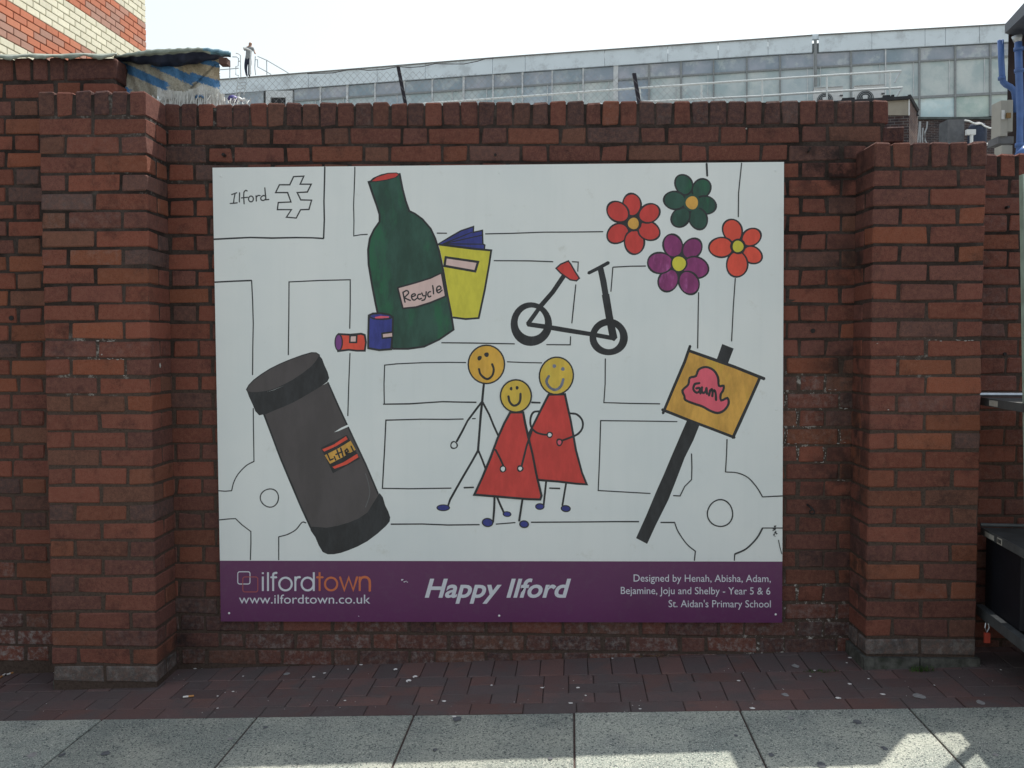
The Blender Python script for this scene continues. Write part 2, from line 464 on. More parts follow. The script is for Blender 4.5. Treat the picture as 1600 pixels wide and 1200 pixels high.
# ------------------------------------------------------------------ brick walls and piers
J = .0045
main = empty('brick_wall', (0, 0, 0))
tag(main, 'long red brick wall carrying the mural board, with a coping of bricks on edge', 'wall')
XL0, XR0 = -.118, 2.80
TW = .215
def core(parent, x0, x1, y0, y1, z0, z1):
    b_ = MB(); b_.box((x0, y0, z0), (x1, y1, z1)); return b_.build('mortar', MORTAR, parent)
XEND = on_y(1388, 180).x
core(main, on_y(182, 200).x + .01, XEND - .012, .0035, .205, -.2, zmain(0, 1.3) + .092)
def whitex(X, k):
    w = 0.0
    if k >= 30: w = .42
    elif k >= 28: w = .32
    if X > 2.4 and 15 <= k <= 18: w = .25
    if X > 2.4 and k >= 28: w = .5
    return w
def darkx(k):
    return {0: .62, 1: .45, 2: .3}.get(k, 0.05 if k < 12 else (.16 if k < 22 else (.42 if k < 29 else .72)))
for k in range(1, 32):
    sh = .025 * (k / 31)
    odd = k % 2 == 1
    xs = []
    x = -3 * .3375 + (0.0 if odd else .172)
    while x < 3.3:
        s_ = sh * (1 - max(0, min(1, x / 2.8)))
        xs.append((x + s_, x + s_ + .215, 'S')); xs.append((x + s_ + .225, x + s_ + .3275, 'H')); x += .3375
    rowend = XEND if k > 1 else on_y(1412, 210).x
    for a, b_, kd in xs:
        lo, hi = XL0 - .03, (XR0 + .03 if k > 3 else rowend)
        if b_ < lo + .02 or a > hi - .02: continue
        a2, b2 = max(a, lo), min(b_, hi)
        if b2 - a2 < .03: continue
        xm = (a2 + b2) / 2
        z1 = zmain(k - 1, xm) - J; z0 = zmain(k, xm) + J
        if a2 > BX0 + .012 and b2 < BX1 - .012 and z0 > BZ0 + .008 and z1 < BZ1 - .008: continue
        if z1 < gz(xm) - .03: continue
        a2 += U(-.002, .002); b2 += U(-.002, .002)
        L_ = b2 - a2
        kd2 = 'S' if L_ > .16 else ('H' if L_ > .07 else 'Q')
        d = darkx(k)
        if k == 1 and xm > 2.9: d = .95
        lay(main, kd2, a2, b2, 0, .1025, z0 + U(-.001, .001), z1 + U(-.001, .001),
            brick_colour(d, whitex(xm, k), .10 if 3 < k < 26 else 0))
x = XEND - .066
while x > -.42:
    xm = x + .032
    z0 = zmain(0, xm) + J; z1 = z0 + .1 + U(-.005, .004)
    lay(main, 'E', x - U(0, .002), x + .069 + U(-.002, 0), 0, .215, z0, z1, brick_colour(.72, .1 if R() < .2 else 0, .03), tilt=.006, proud=.0015)
    x -= .0752

def pier(Xl, zs, nm, label, side, k0):
    t = empty(nm, (Xl, -PD, 0)); tag(t, label, 'pier')
    xo, yo = Xl, -PD
    def L(kind, a, b_, y0, y1, z0, z1, col, **kw):
        return lay(t, kind, a - xo, b_ - xo, y0 - yo, y1 - yo, z0, z1, col, **kw)
    b0 = MB(); sh_ = .010 * (1 if side > 0 else -1); x0, x1, y0_, y1_, zt_ = Xl + .0035, Xl + .4365, -PD + .0035, .0034, zs[0] + .09
    b0.add([(x0 + sh_, y0_, -.2), (x1 + sh_, y0_, -.2), (x1 + sh_, y1_, -.2), (x0 + sh_, y1_, -.2), (x0, y0_, zt_), (x1, y0_, zt_), (x1, y1_, zt_), (x0, y1_, zt_)],
           [(0, 3, 2, 1), (4, 5, 6, 7), (0, 1, 5, 4), (1, 2, 6, 5), (2, 3, 7, 6), (3, 0, 4, 7)]); b0.build('mortar', MORTAR, t)
    n = len(zs) - 1
    for i in range(1, n + 1):
        k = i + k0
        lean = (i / n) * .010 * (1 if side > 0 else -1)
        z1 = zs[i - 1] - J; z0 = zs[i] + J
        d = .40 if i == 1 else (.22 if i < 4 else (.06 if i < 17 else (.25 if i < 24 else .42))); w = .55 if i == n else (.12 if R() < .12 else 0)
        c = lambda: brick_colour(d, w, .14)
        if i == n: c = lambda: (0.098, 0.086, 0.082, .35)
        A = Xl + lean
        rx = A + .44 if side > 0 else A           # the side that shows
        cs = None
        if k % 2 == 1:
            L('S', A, A + .2145, -PD, -PD + .1025, z0, z1, c())
            L('S', A + .2255, A + .44, -PD, -PD + .1025, z0, z1, c())
            for s_ in (1, -1):
                xa, xb = (A + .3375, A + .44) if s_ > 0 else (A, A + .1025)
                L('H', xa, xb, -PD + .113, -.004, z0, z1, c(), proud=0)
        else:
            L('HS', A, A + .1025, -PD, -.006, z0, z1, c())
            L('S', A + .1125, A + .3275, -PD, -PD + .1025, z0, z1, c())
            L('HS', A + .3375, A + .44, -PD, -.006, z0, z1, c())
    for q_ in range(6):
        a = Xl + q_ * .0752
        z0 = zs[0] + J; z1 = z0 + .1 + U(-.003, .003)
        L('E', a, a + .0655, -PD, -.006, z0, z1, brick_colour(.68, 0, .05), tilt=.01)
    return t
PLX = on_y(67, 500, -PD).x
PRX = on_y(1361.5, 600, -PD).x
pierL = pier(PLX, ZPL, 'brick_pier', 'brick pier under the striped tarpaulin, left of the mural board', 1, 0)
pierR = pier(PRX, ZPR, 'brick_pier', 'lower brick pier standing beside the steel trolley', -1, 3)
# stepped plinth of the right pier
pl = MB(); zb = gz(PRX)
pz = ZPR[-1] - .004
pl.box((PRX - .022, -PD - .018, zb - .1), (PRX + .20, -.01, pz))
pl.box((PRX + .205, -PD - .016, zb - .1), (PRX + .442, -.01, pz - .001))
pl.build('plinth', plain('plinth_render', (0.085, 0.085, 0.078), .95, .1, var=.4, scale=25, bmp=.6, dirt=(.03, .04, .025), dirt_amt=.7, dirt_scale=9), pierR)
pl = MB(); zb = ZPL[-1]
pl.box((PLX + .004, -PD + .012, -.1), (PLX + .43, -.01, zb + .001))
pl.build('plinth', bpy.data.materials['plinth_render'], pierL)

# left wall, three courses higher
lw = empty('brick_wall', (-1.2, 0, 0)); tag(lw, 'taller brick wall at the left edge, capped with grey tarpaulin', 'wall')
XWE = on_y(182, 110).x
def layw(t, kind, a, b_, y0, y1, z0, z1, col, **kw):
    return lay(t, kind, a - t.location.x, b_ - t.location.x, y0, y1, z0, z1, col, **kw)
b0 = MB(); b0.box((-2.6, .0037, -.2), (XWE - .008, .205, ZW[0] + .085)); b0.build('mortar', MORTAR, lw)
xe, xo_ = on_y(16, 500).x, on_y(29, 500).x
for i in range(1, len(ZW)):
    k = i - 3; odd = k % 2 != 0
    x = (xo_ if odd else xe - .1125) - 5 * .3375
    z1 = ZW[i - 1] - J; z0 = ZW[i] + J
    end = XWE if i <= 2 else PLX + .06
    while x < end:
        for a, b_ in ((x, x + .1025), (x + .1125, x + .3275)):
            if a < -1.45 or a > end - .03: continue
            b2 = min(b_, end); L_ = b2 - a
            layw(lw, 'S' if L_ > .16 else ('H' if L_ > .07 else 'Q'), a + U(-.002, .002), b2, 0, .1025, z0, z1,
                 brick_colour(.25 if i < 4 else (.10 if i < 24 else .5), .6 if i > 31 else (.3 if i > 28 and R() < .4 else 0), .12))
        x += .3375
zc = ZW[0]
x = XWE - .066
while x > -1.45:
    if abs(x - (XWE - .066)) < .001:
        layw(lw, 'S', x - .15, x + .066, 0, .1025, zc + J, zc + .1, brick_colour(.7)); x -= .15 + .0752; continue
    layw(lw, 'E', x, x + .065, 0, .215, zc + J, zc + .1 + U(-.003, .003), brick_colour(.6, 0, .05)); x -= .0752

# right wall, three courses lower
rw = empty('brick_wall', (PRX + .44, 0, 0)); tag(rw, 'low brick wall at the right edge, behind the steel trolley', 'wall')
b0 = MB(); b0.box((PRX + .1, .0039, -.2), (5.2, .205, zmain(3, 3.3) + .09)); b0.build('mortar', MORTAR, rw)
zj = lambda k: zmain(k, 3.3)
for k in range(4, 32):
    x = 3.3375 - .3375 + (0 if k % 2 else .172) - .055
    while x < 4.3:
        for a, b_ in ((x, x + .215), (x + .225, x + .3275)):
            a2 = max(a, PRX + .37)
            if b_ - a2 < .04 or b_ > 4.3: continue
            z1 = zj(k - 1) - J; z0 = zj(k) + J
            if z1 < gz(a) - .03: continue
            L_ = b_ - a2
            layw(rw, 'S' if L_ > .16 else ('H' if L_ > .07 else 'Q'), a2, b_, 0, .1025, z0, z1, brick_colour(.32 if k < 15 else .2, .1))
        x += .3375
x = XEND + .012
while x < 4.3:
    z0 = zj(3) + J
    layw(rw, 'E', x, x + .066, 0, .215, z0, z0 + .1 + U(-.004, .003), brick_colour(.6), tilt=.01); x += .0755

# ------------------------------------------------------------------ the mural board and what is drawn on it
YB = -0.022
BN = Vector((0, 1, 0)); _lay = [0]
def bpt(px, py, lift=0.0):
    p = on_y(px, py, YB); p.y = YB - lift; return p
board = empty('mural_board', bpt(780, 973)); tag(board, 'large white board of children\'s drawings with a purple title band', 'sign')
def marker(name, col, var=.12, scale=26, streak=None):
    m, nt, b = nodes_of(name, 0.42, 0.35)
    col = tuple(v * .86 + .008 for v in col)
    if streak: streak = tuple(v * .86 + .008 for v in streak)
    g_ = nt.nodes.new('ShaderNodeNewGeometry'); mp = nt.nodes.new('ShaderNodeMapping')
    mp.inputs['Scale'].default_value = (1.0, 1.0, 0.35); mp.inputs['Rotation'].default_value = (0, .5, 0)
    nt.links.new(g_.outputs['Position'], mp.inputs[0])
    n = noise(nt, scale, 6, .7, mp.outputs[0])
    c = mixc(nt, 'MIX', ramp(nt, n, .35, .68), tuple(v * (1 - var) for v in col), tuple(min(1, v * (1 + var)) for v in col))
    if streak: c = mixc(nt, 'MIX', math_(nt, 'MULTIPLY', ramp(nt, noise(nt, scale * .6, 5, .7, mp.outputs[0]), .52, .70), .8), c, streak)
    nt.links.new(c, b.inputs['Base Color']); return m
def board_white():
    m, nt, b = nodes_of('board_white', 0.30, 0.5)
    n = noise(nt, 1.3, 4); n2 = noise(nt, 7, 7, .75)
    c = mixc(nt, 'MIX', ramp(nt, n, .3, .7), (0.635, 0.68, 0.70), (0.70, 0.73, 0.74))
    c = mixc(nt, 'MIX', math_(nt, 'MULTIPLY', ramp(nt, n2, .60, .74), .45), c, (0.48, 0.49, 0.45))
    c = mixc(nt, 'MIX', math_(nt, 'MULTIPLY', ramp(nt, noise(nt, 140, 3), .74, .80), .5), c, (0.35, 0.36, 0.34))
    # vertical smears
    g_ = nt.nodes.new('ShaderNodeNewGeometry'); mp = nt.nodes.new('ShaderNodeMapping'); mp.inputs['Scale'].default_value = (1, 1, .06)
    nt.links.new(g_.outputs['Position'], mp.inputs[0])
    c = mixc(nt, 'MULTIPLY', math_(nt, 'MULTIPLY', ramp(nt, noise(nt, 22, 5, .6, mp.outputs[0]), .45, .75), .10), c, (.75, .78, .78))
    nt.links.new(c, b.inputs['Base Color']); return m
WHITE = board_white()
INK = marker('black_ink', (0.022, 0.024, 0.03), .25)
THIN = marker('pen_line', (0.028, 0.03, 0.036), .3)
RED = marker('red_ink', (0.62, 0.052, 0.045), .10)
ORED = marker('orange_red_ink', (0.78, 0.085, 0.05), .10)
GREEN = marker('green_ink', (0.022, 0.078, 0.058), .25, 14, (0.012, 0.135, 0.06))
PURP = marker('purple_ink', (0.26, 0.035, 0.17), .2, 30, (0.50, 0.13, 0.40))
YEL = marker('yellow_ink', (0.66, 0.60, 0.06), .08)
HEADY = marker('head_yellow', (0.72, 0.50, 0.07), .12, 20, (0.70, 0.60, 0.10))
HEADO = marker('head_orange', (0.74, 0.42, 0.06), .12, 20, (0.80, 0.48, 0.13))
ORAN = marker('sign_orange', (0.66, 0.36, 0.07), .18, 16, (0.60, 0.40, 0.05))
BLUE = marker('blue_ink', (0.035, 0.045, 0.27), .2)
PINK = marker('pink_ink', (0.78, 0.12, 0.18), .08)
PALEP = marker('pale_pink', (0.72, 0.52, 0.50), .05)
GREY = marker('charcoal_ink', (0.078, 0.068, 0.073), .12, 8)
VIOL = marker('violet_ink', (0.20, 0.05, 0.25), .1)
GBLUE = marker('grey_blue_ink', (0.16, 0.18, 0.25), .3)
BANDP = plain('purple_band', (0.098, 0.016, 0.088), 0.35, .5, var=.06, scale=2, dirt=(0.11, .06, .11), dirt_amt=.18, dirt_scale=30)
LTR = plain('lettering_white', (0.58, 0.60, 0.67), 0.45, .3, var=.03)
LOR = plain('lettering_orange', (0.55, 0.15, 0.065), 0.45, .3, var=.03)
LPK = plain('logo_rose', (0.33, 0.08, 0.085), 0.45, .3, var=.03)
def slab4(name, q, y0, y1, mat, parent):
    """q: four px corners tl tr br bl; a flat sheet from depth y1 (back) to y0 (front)"""
    f = [on_y(x, y, YB) for x, y in q]
    vs = [Vector((p.x, y0, p.z)) for p in f] + [Vector((p.x, y1, p.z)) for p in f]
    return mesh_obj(name, vs, [(3, 2, 1, 0), (4, 5, 6, 7), (0, 1, 5, 4), (1, 2, 6, 5), (2, 3, 7, 6), (3, 0, 4, 7)], mat, parent)
slab4('backing', [(332.6, 262.5), (1224.4, 253.5), (1221.5, 972.5), (345.5, 970.5)], YB + .0012, YB + .012, plain('board_edge', (.45, .47, .47), .5), board)
slab4('drawing_panel', [(332, 262), (1225, 253), (1222.4, 877.4), (343.6, 876)], YB, YB + .0011, WHITE, board)
slab4('title_band', [(343.6, 876.2), (1222.4, 877.6), (1222, 973), (345, 971)], YB, YB + .0011, BANDP, board)
sc = MB()
for x, y in ((345, 275), (1212, 267), (1212, 960), (358, 958), (780, 270), (780, 962), (342, 600), (1213, 640)):
    p = bpt(x, y); n = 8
    sc.add([(p.x + .004 * math.cos(a), YB - .0015, p.z + .004 * math.sin(a)) for a in [2 * math.pi * i / n for i in range(n)]]
           + [(p.x + .005 * math.cos(a), YB, p.z + .005 * math.sin(a)) for a in [2 * math.pi * i / n for i in range(n)]],
           [tuple(range(n))[::-1]] + [(i, (i + 1) % n, (i + 1) % n + n, i + n) for i in range(n)])
tag(sc.build('screw_heads', WHITE, board), kind='stuff')

def spline(pts, n=6, closed=False):
    """smooth curve through the points"""
    P = [Vector((p[0], p[1])) for p in pts]
    if len(P) < 3: return P
    out = []; m = len(P)
    rng = range(m if closed else m - 1)
    for i in rng:
        p0 = P[(i - 1) % m] if (closed or i > 0) else P[0] * 2 - P[1]
        p1 = P[i]; p2 = P[(i + 1) % m]
        p3 = P[(i + 2) % m] if (closed or i + 2 < m) else P[m - 1] * 2 - P[m - 2]
        for k in range(n):
            t = k / n
            out.append(.5 * ((2 * p1) + (p2 - p0) * t + (2 * p0 - 5 * p1 + 4 * p2 - p3) * t * t + (3 * p1 - p0 - 3 * p2 + p3) * t ** 3))
    if not closed: out.append(P[-1])
    return out
def circ(cx, cy, rx, ry=None, rot=0, n=28, wob=0.0):
    ry = ry or rx; c, s = math.cos(rot), math.sin(rot); o = []
    ph = U(0, 6)
    for i in range(n):
        t = 2 * math.pi * i / n; w = 1 + wob * math.sin(3 * t + ph)
        x, y = rx * math.cos(t) * w, ry * math.sin(t) * w
        o.append((cx + x * c - y * s, cy + x * s + y * c))
    return o
class Art:
    """flat print on the board: every stroke or fill a hair above the last"""
    def __init__(s, name, reg=(0, 0, 1), label=None):
        s.name = name; s.v = []; s.f = []; s.m = []; s.mats = []; s.z = .00012; s.reg(reg); s.label = label
    def reg(s, r): s.ox, s.oy, s.s = r
    def P(s, p): return (s.ox + p[0] / s.s, s.oy + p[1] / s.s)
    def mi(s, m):
        if m not in s.mats: s.mats.append(m)
        return s.mats.index(m)
    def tri(s, pts2, faces, m):
        n = len(s.v)
        s.v += [bpt(x, y, s.z) for x, y in pts2]; s.f += [tuple(i + n for i in f) for f in faces]; s.m += [s.mi(m)] * len(faces)
        s.z += .00003
    def fill(s, pts, m, smooth=0, closed=True, raw=False):
        p = [(q[0], q[1]) for q in (spline(pts, smooth, True) if smooth else pts)]
        p = p if raw else [s.P(q) for q in p]
        t = tessellate_polygon([[Vector((a, b, 0)) for a, b in p]])
        s.tri(p, [tuple(f) for f in t], m)
    def line(s, pts, w, m=None, smooth=0, closed=False, taper=False, raw=False):
        """w in photo pixels"""
        m = m or INK; w = w * (1.42 if m is THIN else 1.32)
        p = spline(pts, smooth, closed) if smooth else [Vector((q[0], q[1])) for q in pts]
        p = [Vector(q if raw else s.P(q)) for q in p]
        q_ = [p[0]]
        for a in p[1:]:
            if (a - q_[-1]).length > .05: q_.append(a)
        p = q_
        if closed and (p[0] - p[-1]).length < .05: p.pop()
        n = len(p)
        if n < 2: return
        h = w / 2; A = []; B = []
        for i in range(n):
            if closed: d0 = (p[i] - p[i - 1]).normalized(); d1 = (p[(i + 1) % n] - p[i]).normalized()
            else:
                d0 = (p[i] - p[i - 1]).normalized() if i else (p[1] - p[0]).normalized()
                d1 = (p[i + 1] - p[i]).normalized() if i < n - 1 else d0
            t = d0 + d1
            t = t.normalized() if t.length > .2 else d1
            nn = Vector((-t.y, t.x)); k = 1 / max(.55, nn.dot(Vector((-d1.y, d1.x))))
            ww = h * (1 + U(-.07, .07))
            if taper and (i == 0 or i == n - 1): ww *= .6
            A.append(p[i] + nn * ww * k); B.append(p[i] - nn * ww * k)
        vs = A + B; fs = [(i, i + 1, n + i + 1, n + i) for i in range(n - 1)]
        if closed: fs.append((n - 1, 0, n, 2 * n - 1))
        else:
            for e, sgn in ((0, -1), (n - 1, 1)):                # round ends
                d = ((p[1] - p[0]) if e == 0 else (p[-1] - p[-2])).normalized() * sgn
                c = p[e] + d * h * .75; vs.append(c)
                fs.append((e, n + e, len(vs) - 1) if e == 0 else (e, len(vs) - 1, n + e))
        s.tri([tuple(v) for v in vs], fs, m)
    def dot(s, cx, cy, r, m=None, ry=None, rot=0):
        s.fill(circ(cx, cy, r, ry or r, rot, 14, .06), m or INK)
    def build(s):
        # turn every face towards the viewer (-Y)
        fs = []
        for f in s.f:
            a, b_, c = (s.v[i] for i in f[:3])
            fs.append(f[::-1] if (b_ - a).cross(c - a).y > 0 else f)
        o = mesh_obj(s.name, s.v, fs, s.mats, board, s.m)
        if s.label: o['label'] = s.label
        return o
def jl(p0, p1, seg=5, w=.5):
    """a hand-drawn straight line"""
    a = Vector(p0); b_ = Vector(p1)
    return [a.lerp(b_, t / seg) + (Vector((U(-w, w), U(-w, w))) if 0 < t < seg else Vector((0, 0))) for t in range(seg + 1)]
W1 = 1.25
# --- street plan in thin pen
a = Art('street_plan_drawing')
def pl_(pts, w=W1, sm=4):
    a.line(pts, w, THIN, 0)
C5 = (320, 240, 5.3333); C13 = (320, 430, 2.6667); C7 = (780, 390, 6.667); C8 = (920, 250, 5.161); CP = (660, 520, 3.75); CS = (980, 520, 3.335); C6 = (520, 260, 4)
def run(reg, pts, w=W1):
    a.reg(reg); a.line(pts, w, THIN)
run(C5, [(1000, 112), (997, 250), (993, 400), (996, 550), (990, 706)], 1.7)
run(C5, [(75, 714), (230, 706), (380, 699), (560, 704), (760, 700), (900, 702), (965, 706), (990, 708)], 1.8)
run(C5, [(1250, 112), (1250, 160), (1245, 300), (1240, 430), (1243, 560), (1241, 686), (1300, 676), (1355, 673)])
run(C13, [(42, 29), (120, 25), (195, 22)], 1.8); run(C13, [(195, 22), (199, 100), (202, 200), (200, 300), (199, 415)], 1.4)
run(C13, [(202, 555), (203, 650), (205, 776)])
a.reg(C13); a.line([(205, 776), (172, 794), (138, 830), (120, 865), (112, 898)], W1, THIN, 4)
run(C13, [(112, 898), (85, 900), (55, 898)])
run(C13, [(348, 332), (350, 180), (351, 28), (480, 22), (606, 19), (606, 120), (604, 222)], 1.4)
run(C13, [(605, 325), (600, 450), (596, 586)])
a.line(circ(270, 928, 38, 38, 0, 28, .03), 1.3, THIN, closed=True)
run(C13, [(57, 1020), (95, 1016), (128, 1014), (155, 1040), (192, 1068), (192, 1120), (190, 1186)])
run(C13, [(308, 1186), (308, 1090)]); a.line([(308, 1090), (345, 1080), (380, 1060), (405, 1030), (422, 1032)], W1, THIN, 4)
run((0, 0, 1), [(620, 568.5), (601, 570.5), (600, 600), (600.5, 631)], 1.3); run((0, 0, 1), [(599, 631.5), (640, 631), (665, 629.3), (692, 627.6), (720, 628.3), (744, 628.6)], 1.6)
run((0, 0, 1), [(620, 568.5), (660, 566.7), (700, 566.2), (728, 566.5)]); run((0, 0, 1), [(792.5, 565.3), (820, 566.5), (846.7, 567)])
run((0, 0, 1), [(830.7, 628.8), (844, 629.3)], 2)
run((0, 0, 1), [(743, 654), (738, 654.2)]); run((0, 0, 1), [(724, 654.7), (700, 655.3), (660, 655), (603, 656.5), (601, 700), (597.5, 763), (640, 763.6), (705, 762.7)], 1.4)
run((0, 0, 1), [(725, 762), (740, 761.5)], 1.8); run((0, 0, 1), [(858.7, 762.7), (874.7, 763.2)], 1.8)
run((0, 0, 1), [(611, 819), (660, 818.7), (700, 820.3), (749, 819.7)], 1.5); run((0, 0, 1), [(775, 818.9), (805, 816.5)], 1.3)
run((0, 0, 1), [(830, 816), (900, 815.6), (960, 815), (998, 815)], 1.5); run((0, 0, 1), [(1032.5, 816.3), (1054, 816.3)], 1.6)
run((0, 0, 1), [(1058, 658.8), (1010, 658), (938.5, 657.2), (937, 710), (934.7, 766.4), (980, 769), (1016, 771)])
run((0, 0, 1), [(957.5, 417.8), (956, 438), (954.5, 455.5)]); run((0, 0, 1), [(957.7, 417.5), (985, 416), (1008.8, 415.7)])
run((0, 0, 1), [(945.8, 560.5), (945.5, 600), (943.5, 629), (985, 630.3), (1031, 631)])
run((0, 0, 1), [(683, 364.3), (698, 364.5)]); run((0, 0, 1), [(758.5, 365.5), (800, 364.6), (850, 362.8), (900, 362.6), (942, 362)])
run((0, 0, 1), [(772, 407.3), (810, 407.5), (830, 407.7), (864, 409)]); run((0, 0, 1), [(894, 409), (903.5, 409.5), (902.7, 424)])
run((0, 0, 1), [(899.7, 444.8), (896, 480), (893.5, 504.8)]); run((0, 0, 1), [(891.5, 525.8), (891, 538.8), (854, 538.5)]); run((0, 0, 1), [(690, 535.5), (740, 536), (804, 537.3)])
run((0, 0, 1), [(1091.5, 457), (1091, 480), (1090, 544)]); run((0, 0, 1), [(1148.8, 435), (1145.7, 480), (1143, 533)])
run((0, 0, 1), [(1104, 255.5), (1105, 275)], 2.2); run((0, 0, 1), [(1158.7, 254.8), (1153.9, 302), (1153.5, 339)])
run(CS, [(520, 555), (517, 640), (512, 725)]); a.line([(512, 725), (575, 730), (630, 755), (675, 805), (705, 855)], W1, THIN, 4); run(CS, [(705, 855), (760, 852), (810, 850)])
run(CS, [(335, 630), (337, 700), (335, 765), (300, 800), (275, 850), (240, 848)])
a.line([(247, 988), (265, 1035), (310, 1100), (355, 1138)], W1, THIN, 4); run(CS, [(355, 1138), (350, 1186)])
a.line(circ(484, 940, 66, 70, 0, 30, .02), 1.4, THIN, closed=True)
run(CS, [(558, 1186), (560, 1153)]); a.line([(560, 1153), (620, 1125), (675, 1070), (705, 1017)], 1.8, THIN, 4); run(CS, [(705, 1017), (810, 1017)])
run(CS, [(788, 1080), (795, 1115), (805, 1152)], 1.0)
for x, y, r in ((770, 1008, 7), (768, 1022, 9), (772, 1040, 8), (765, 1052, 6), (778, 1046, 5), (770, 1060, 3), (760, 1030, 4)):
    a.fill(circ(x, y, r, r * .7, U(0, 3), 8, .3), INK)
PLAN = a
tag(a.build(), kind='stuff')
# --- handwriting and town sign mark
a = Art('town_sign_drawing', C5)
a.line([(740, 192), (825, 188), (795, 255), (887, 255), (855, 320), (770, 325), (800, 386), (890, 388), (868, 465), (798, 468), (762, 537), (680, 530), (722, 467), (605, 467), (612, 408), (718, 403), (690, 325), (590, 325), (622, 260), (708, 260)], 1.5, THIN, closed=True)
for st_, sm in (([(210, 416), (240, 414), (272, 410)], 0), ([(252, 335), (244, 375), (240, 412)], 0), ([(222, 342), (268, 326)], 0), ([(290, 325), (289, 360), (288, 405)], 0),
            ([(355, 312), (340, 307), (326, 325), (325, 370), (328, 420)], 4), ([(303, 370), (358, 364)], 0), ([(427, 350), (430, 397)], 0), ([(428, 368), (442, 350), (463, 350)], 4),
            ([(500, 284), (505, 340), (510, 385), (535, 382)], 0), ([(505, 355), (488, 350), (468, 365), (470, 385), (490, 390), (508, 378)], 4)):
    a.line(st_, 1.35, THIN, sm)
a.line(circ(385, 378, 20, 24), 1.35, THIN, closed=True)
a.build()
# --- cans and book
a = Art('book_drawing', C6)
bk = [(662, 488), (760, 500), (880, 515), (990, 525), (978, 610), (950, 770), (912, 948), (830, 954), (752, 944), (735, 880), (712, 740), (690, 610)]
pg = [(660, 484), (735, 440), (802, 402), (880, 376), (878, 412), (935, 400), (938, 485), (950, 492), (946, 526), (850, 515), (760, 500)]
a.fill(pg, BLUE); a.line(pg, 1.8, closed=True)
for e in ((868, 412), (932, 430), (938, 486)): a.line([(690, 484), e], 1.2)
a.fill(bk, YEL); a.line(bk[:8], 2.4); a.line([(752, 944), (830, 954), (912, 948)], 2.4)
l2 = [(706, 568), (908, 597), (890, 656), (698, 622)]
a.fill(l2, PALEP); a.line(l2, 2.8, closed=True)
a.build()
# --- bottle
a = Art('bottle_drawing', C6); a.z = .0006
out = [(225, 98), (245, 160), (275, 245), (292, 300), (293, 345), (258, 395), (232, 450), (221, 520), (224, 610), (245, 740), (268, 860), (290, 960), (330, 1080), (378, 1140), (470, 1140), (570, 1126), (665, 1082), (755, 1020), (738, 910), (716, 800), (690, 650), (665, 530), (640, 450), (612, 390), (560, 330), (512, 295), (478, 280), (455, 215), (436, 140), (418, 48)]
a.fill(out, GREEN); a.line(out, 2.4, INK, closed=True)
m_ = [(225, 98), (250, 72), (300, 50), (345, 40), (400, 38), (418, 48), (400, 70), (340, 88), (270, 98)]
a.fill(m_, INK); a.fill([(245, 92), (275, 68), (345, 46), (395, 43), (410, 50), (390, 68), (330, 83), (270, 92)], RED)
lb = [(405, 758), (520, 726), (610, 698), (680, 665), (706, 812), (610, 852), (520, 880), (438, 888)]
a.fill(lb, PALEP); a.line(lb[3:] + [lb[0]], 2.2); a.line(lb[:4], 2.0)
for st_ in ([(438, 785), (445, 820), (452, 850)], [(438, 788), (462, 776), (474, 792), (446, 820)], [(446, 820), (470, 832), (486, 838)],
            [(492, 816), (516, 806), (510, 796), (494, 804), (494, 824), (508, 836), (526, 824)], [(550, 798), (534, 802), (530, 818), (540, 830), (556, 824)],
            [(556, 790), (564, 808), (576, 808)], [(584, 782), (582, 808), (574, 832), (556, 838)], [(612, 782), (598, 788), (594, 804), (602, 816), (614, 810)],
            [(624, 744), (628, 770), (630, 798)], [(650, 776), (676, 764), (668, 748), (652, 756), (650, 778), (662, 790), (684, 772)]):
    a.line(st_, 1.7, INK, 4)
a.build()
a = Art('blue_can_drawing', C6); a.z = .0018
bc = [(226, 932), (222, 1060), (222, 1136), (290, 1148), (366, 1142), (374, 1040), (376, 942), (350, 926), (300, 918), (252, 920)]
a.fill(bc, BLUE); a.line(bc, 2.4, closed=True); a.line([(228, 938), (255, 952), (310, 956), (350, 952), (376, 942)], 1.8)
a.fill([(262, 942), (300, 934), (352, 938), (350, 946), (300, 950), (268, 950)], PINK)
l3 = [(308, 1044), (370, 1036), (372, 1068), (310, 1074)]; a.fill(l3, PALEP); a.line([l3[1], l3[0], l3[3], l3[2]], 1.9)
a.build()
a = Art('red_can_drawing', C6)
rc = [(38, 1048), (110, 1052), (178, 1046), (200, 1054), (207, 1100), (200, 1152), (150, 1152), (100, 1146), (34, 1154)]
a.fill(rc, ORED); a.line(rc, 2.4, closed=True); a.fill(circ(37, 1100, 27, 56), INK); a.fill(circ(36, 1100, 19, 46), VIOL)
l3 = [(108, 1058), (150, 1056), (148, 1100), (106, 1100)]; a.fill(l3, PALEP); a.line(l3, 2.0, closed=True)
a.build()
# --- litter bin
CB = (370, 530, 3.4286)
a = Art('litter_bin_drawing', CB)
bd = [(140, 395), (300, 330), (488, 232), (540, 350), (610, 500), (690, 670), (770, 850), (710, 950), (600, 1000), (480, 1030), (405, 1030), (345, 900), (290, 770), (235, 640), (190, 520)]
a.fill(bd, GREY); a.line([(145, 400), (190, 520), (235, 640), (290, 770), (345, 900), (395, 1008)], 2.2); a.line([(488, 232), (540, 350), (610, 500), (690, 670), (757, 828)], 2.0)
lb = [(52, 270), (85, 285), (140, 284), (200, 272), (300, 222), (400, 150), (443, 88), (470, 140), (495, 208), (462, 245), (380, 295), (300, 340), (205, 380), (120, 408), (85, 350)]
a.fill(lb, INK, 2)
lt = [(52, 270), (90, 220), (180, 158), (290, 108), (400, 72), (436, 80), (440, 95), (400, 148), (300, 220), (200, 268), (140, 282), (80, 286)]
a.fill(lt, GREY, 2); a.line(lt, 1.2, INK, 2, closed=True)
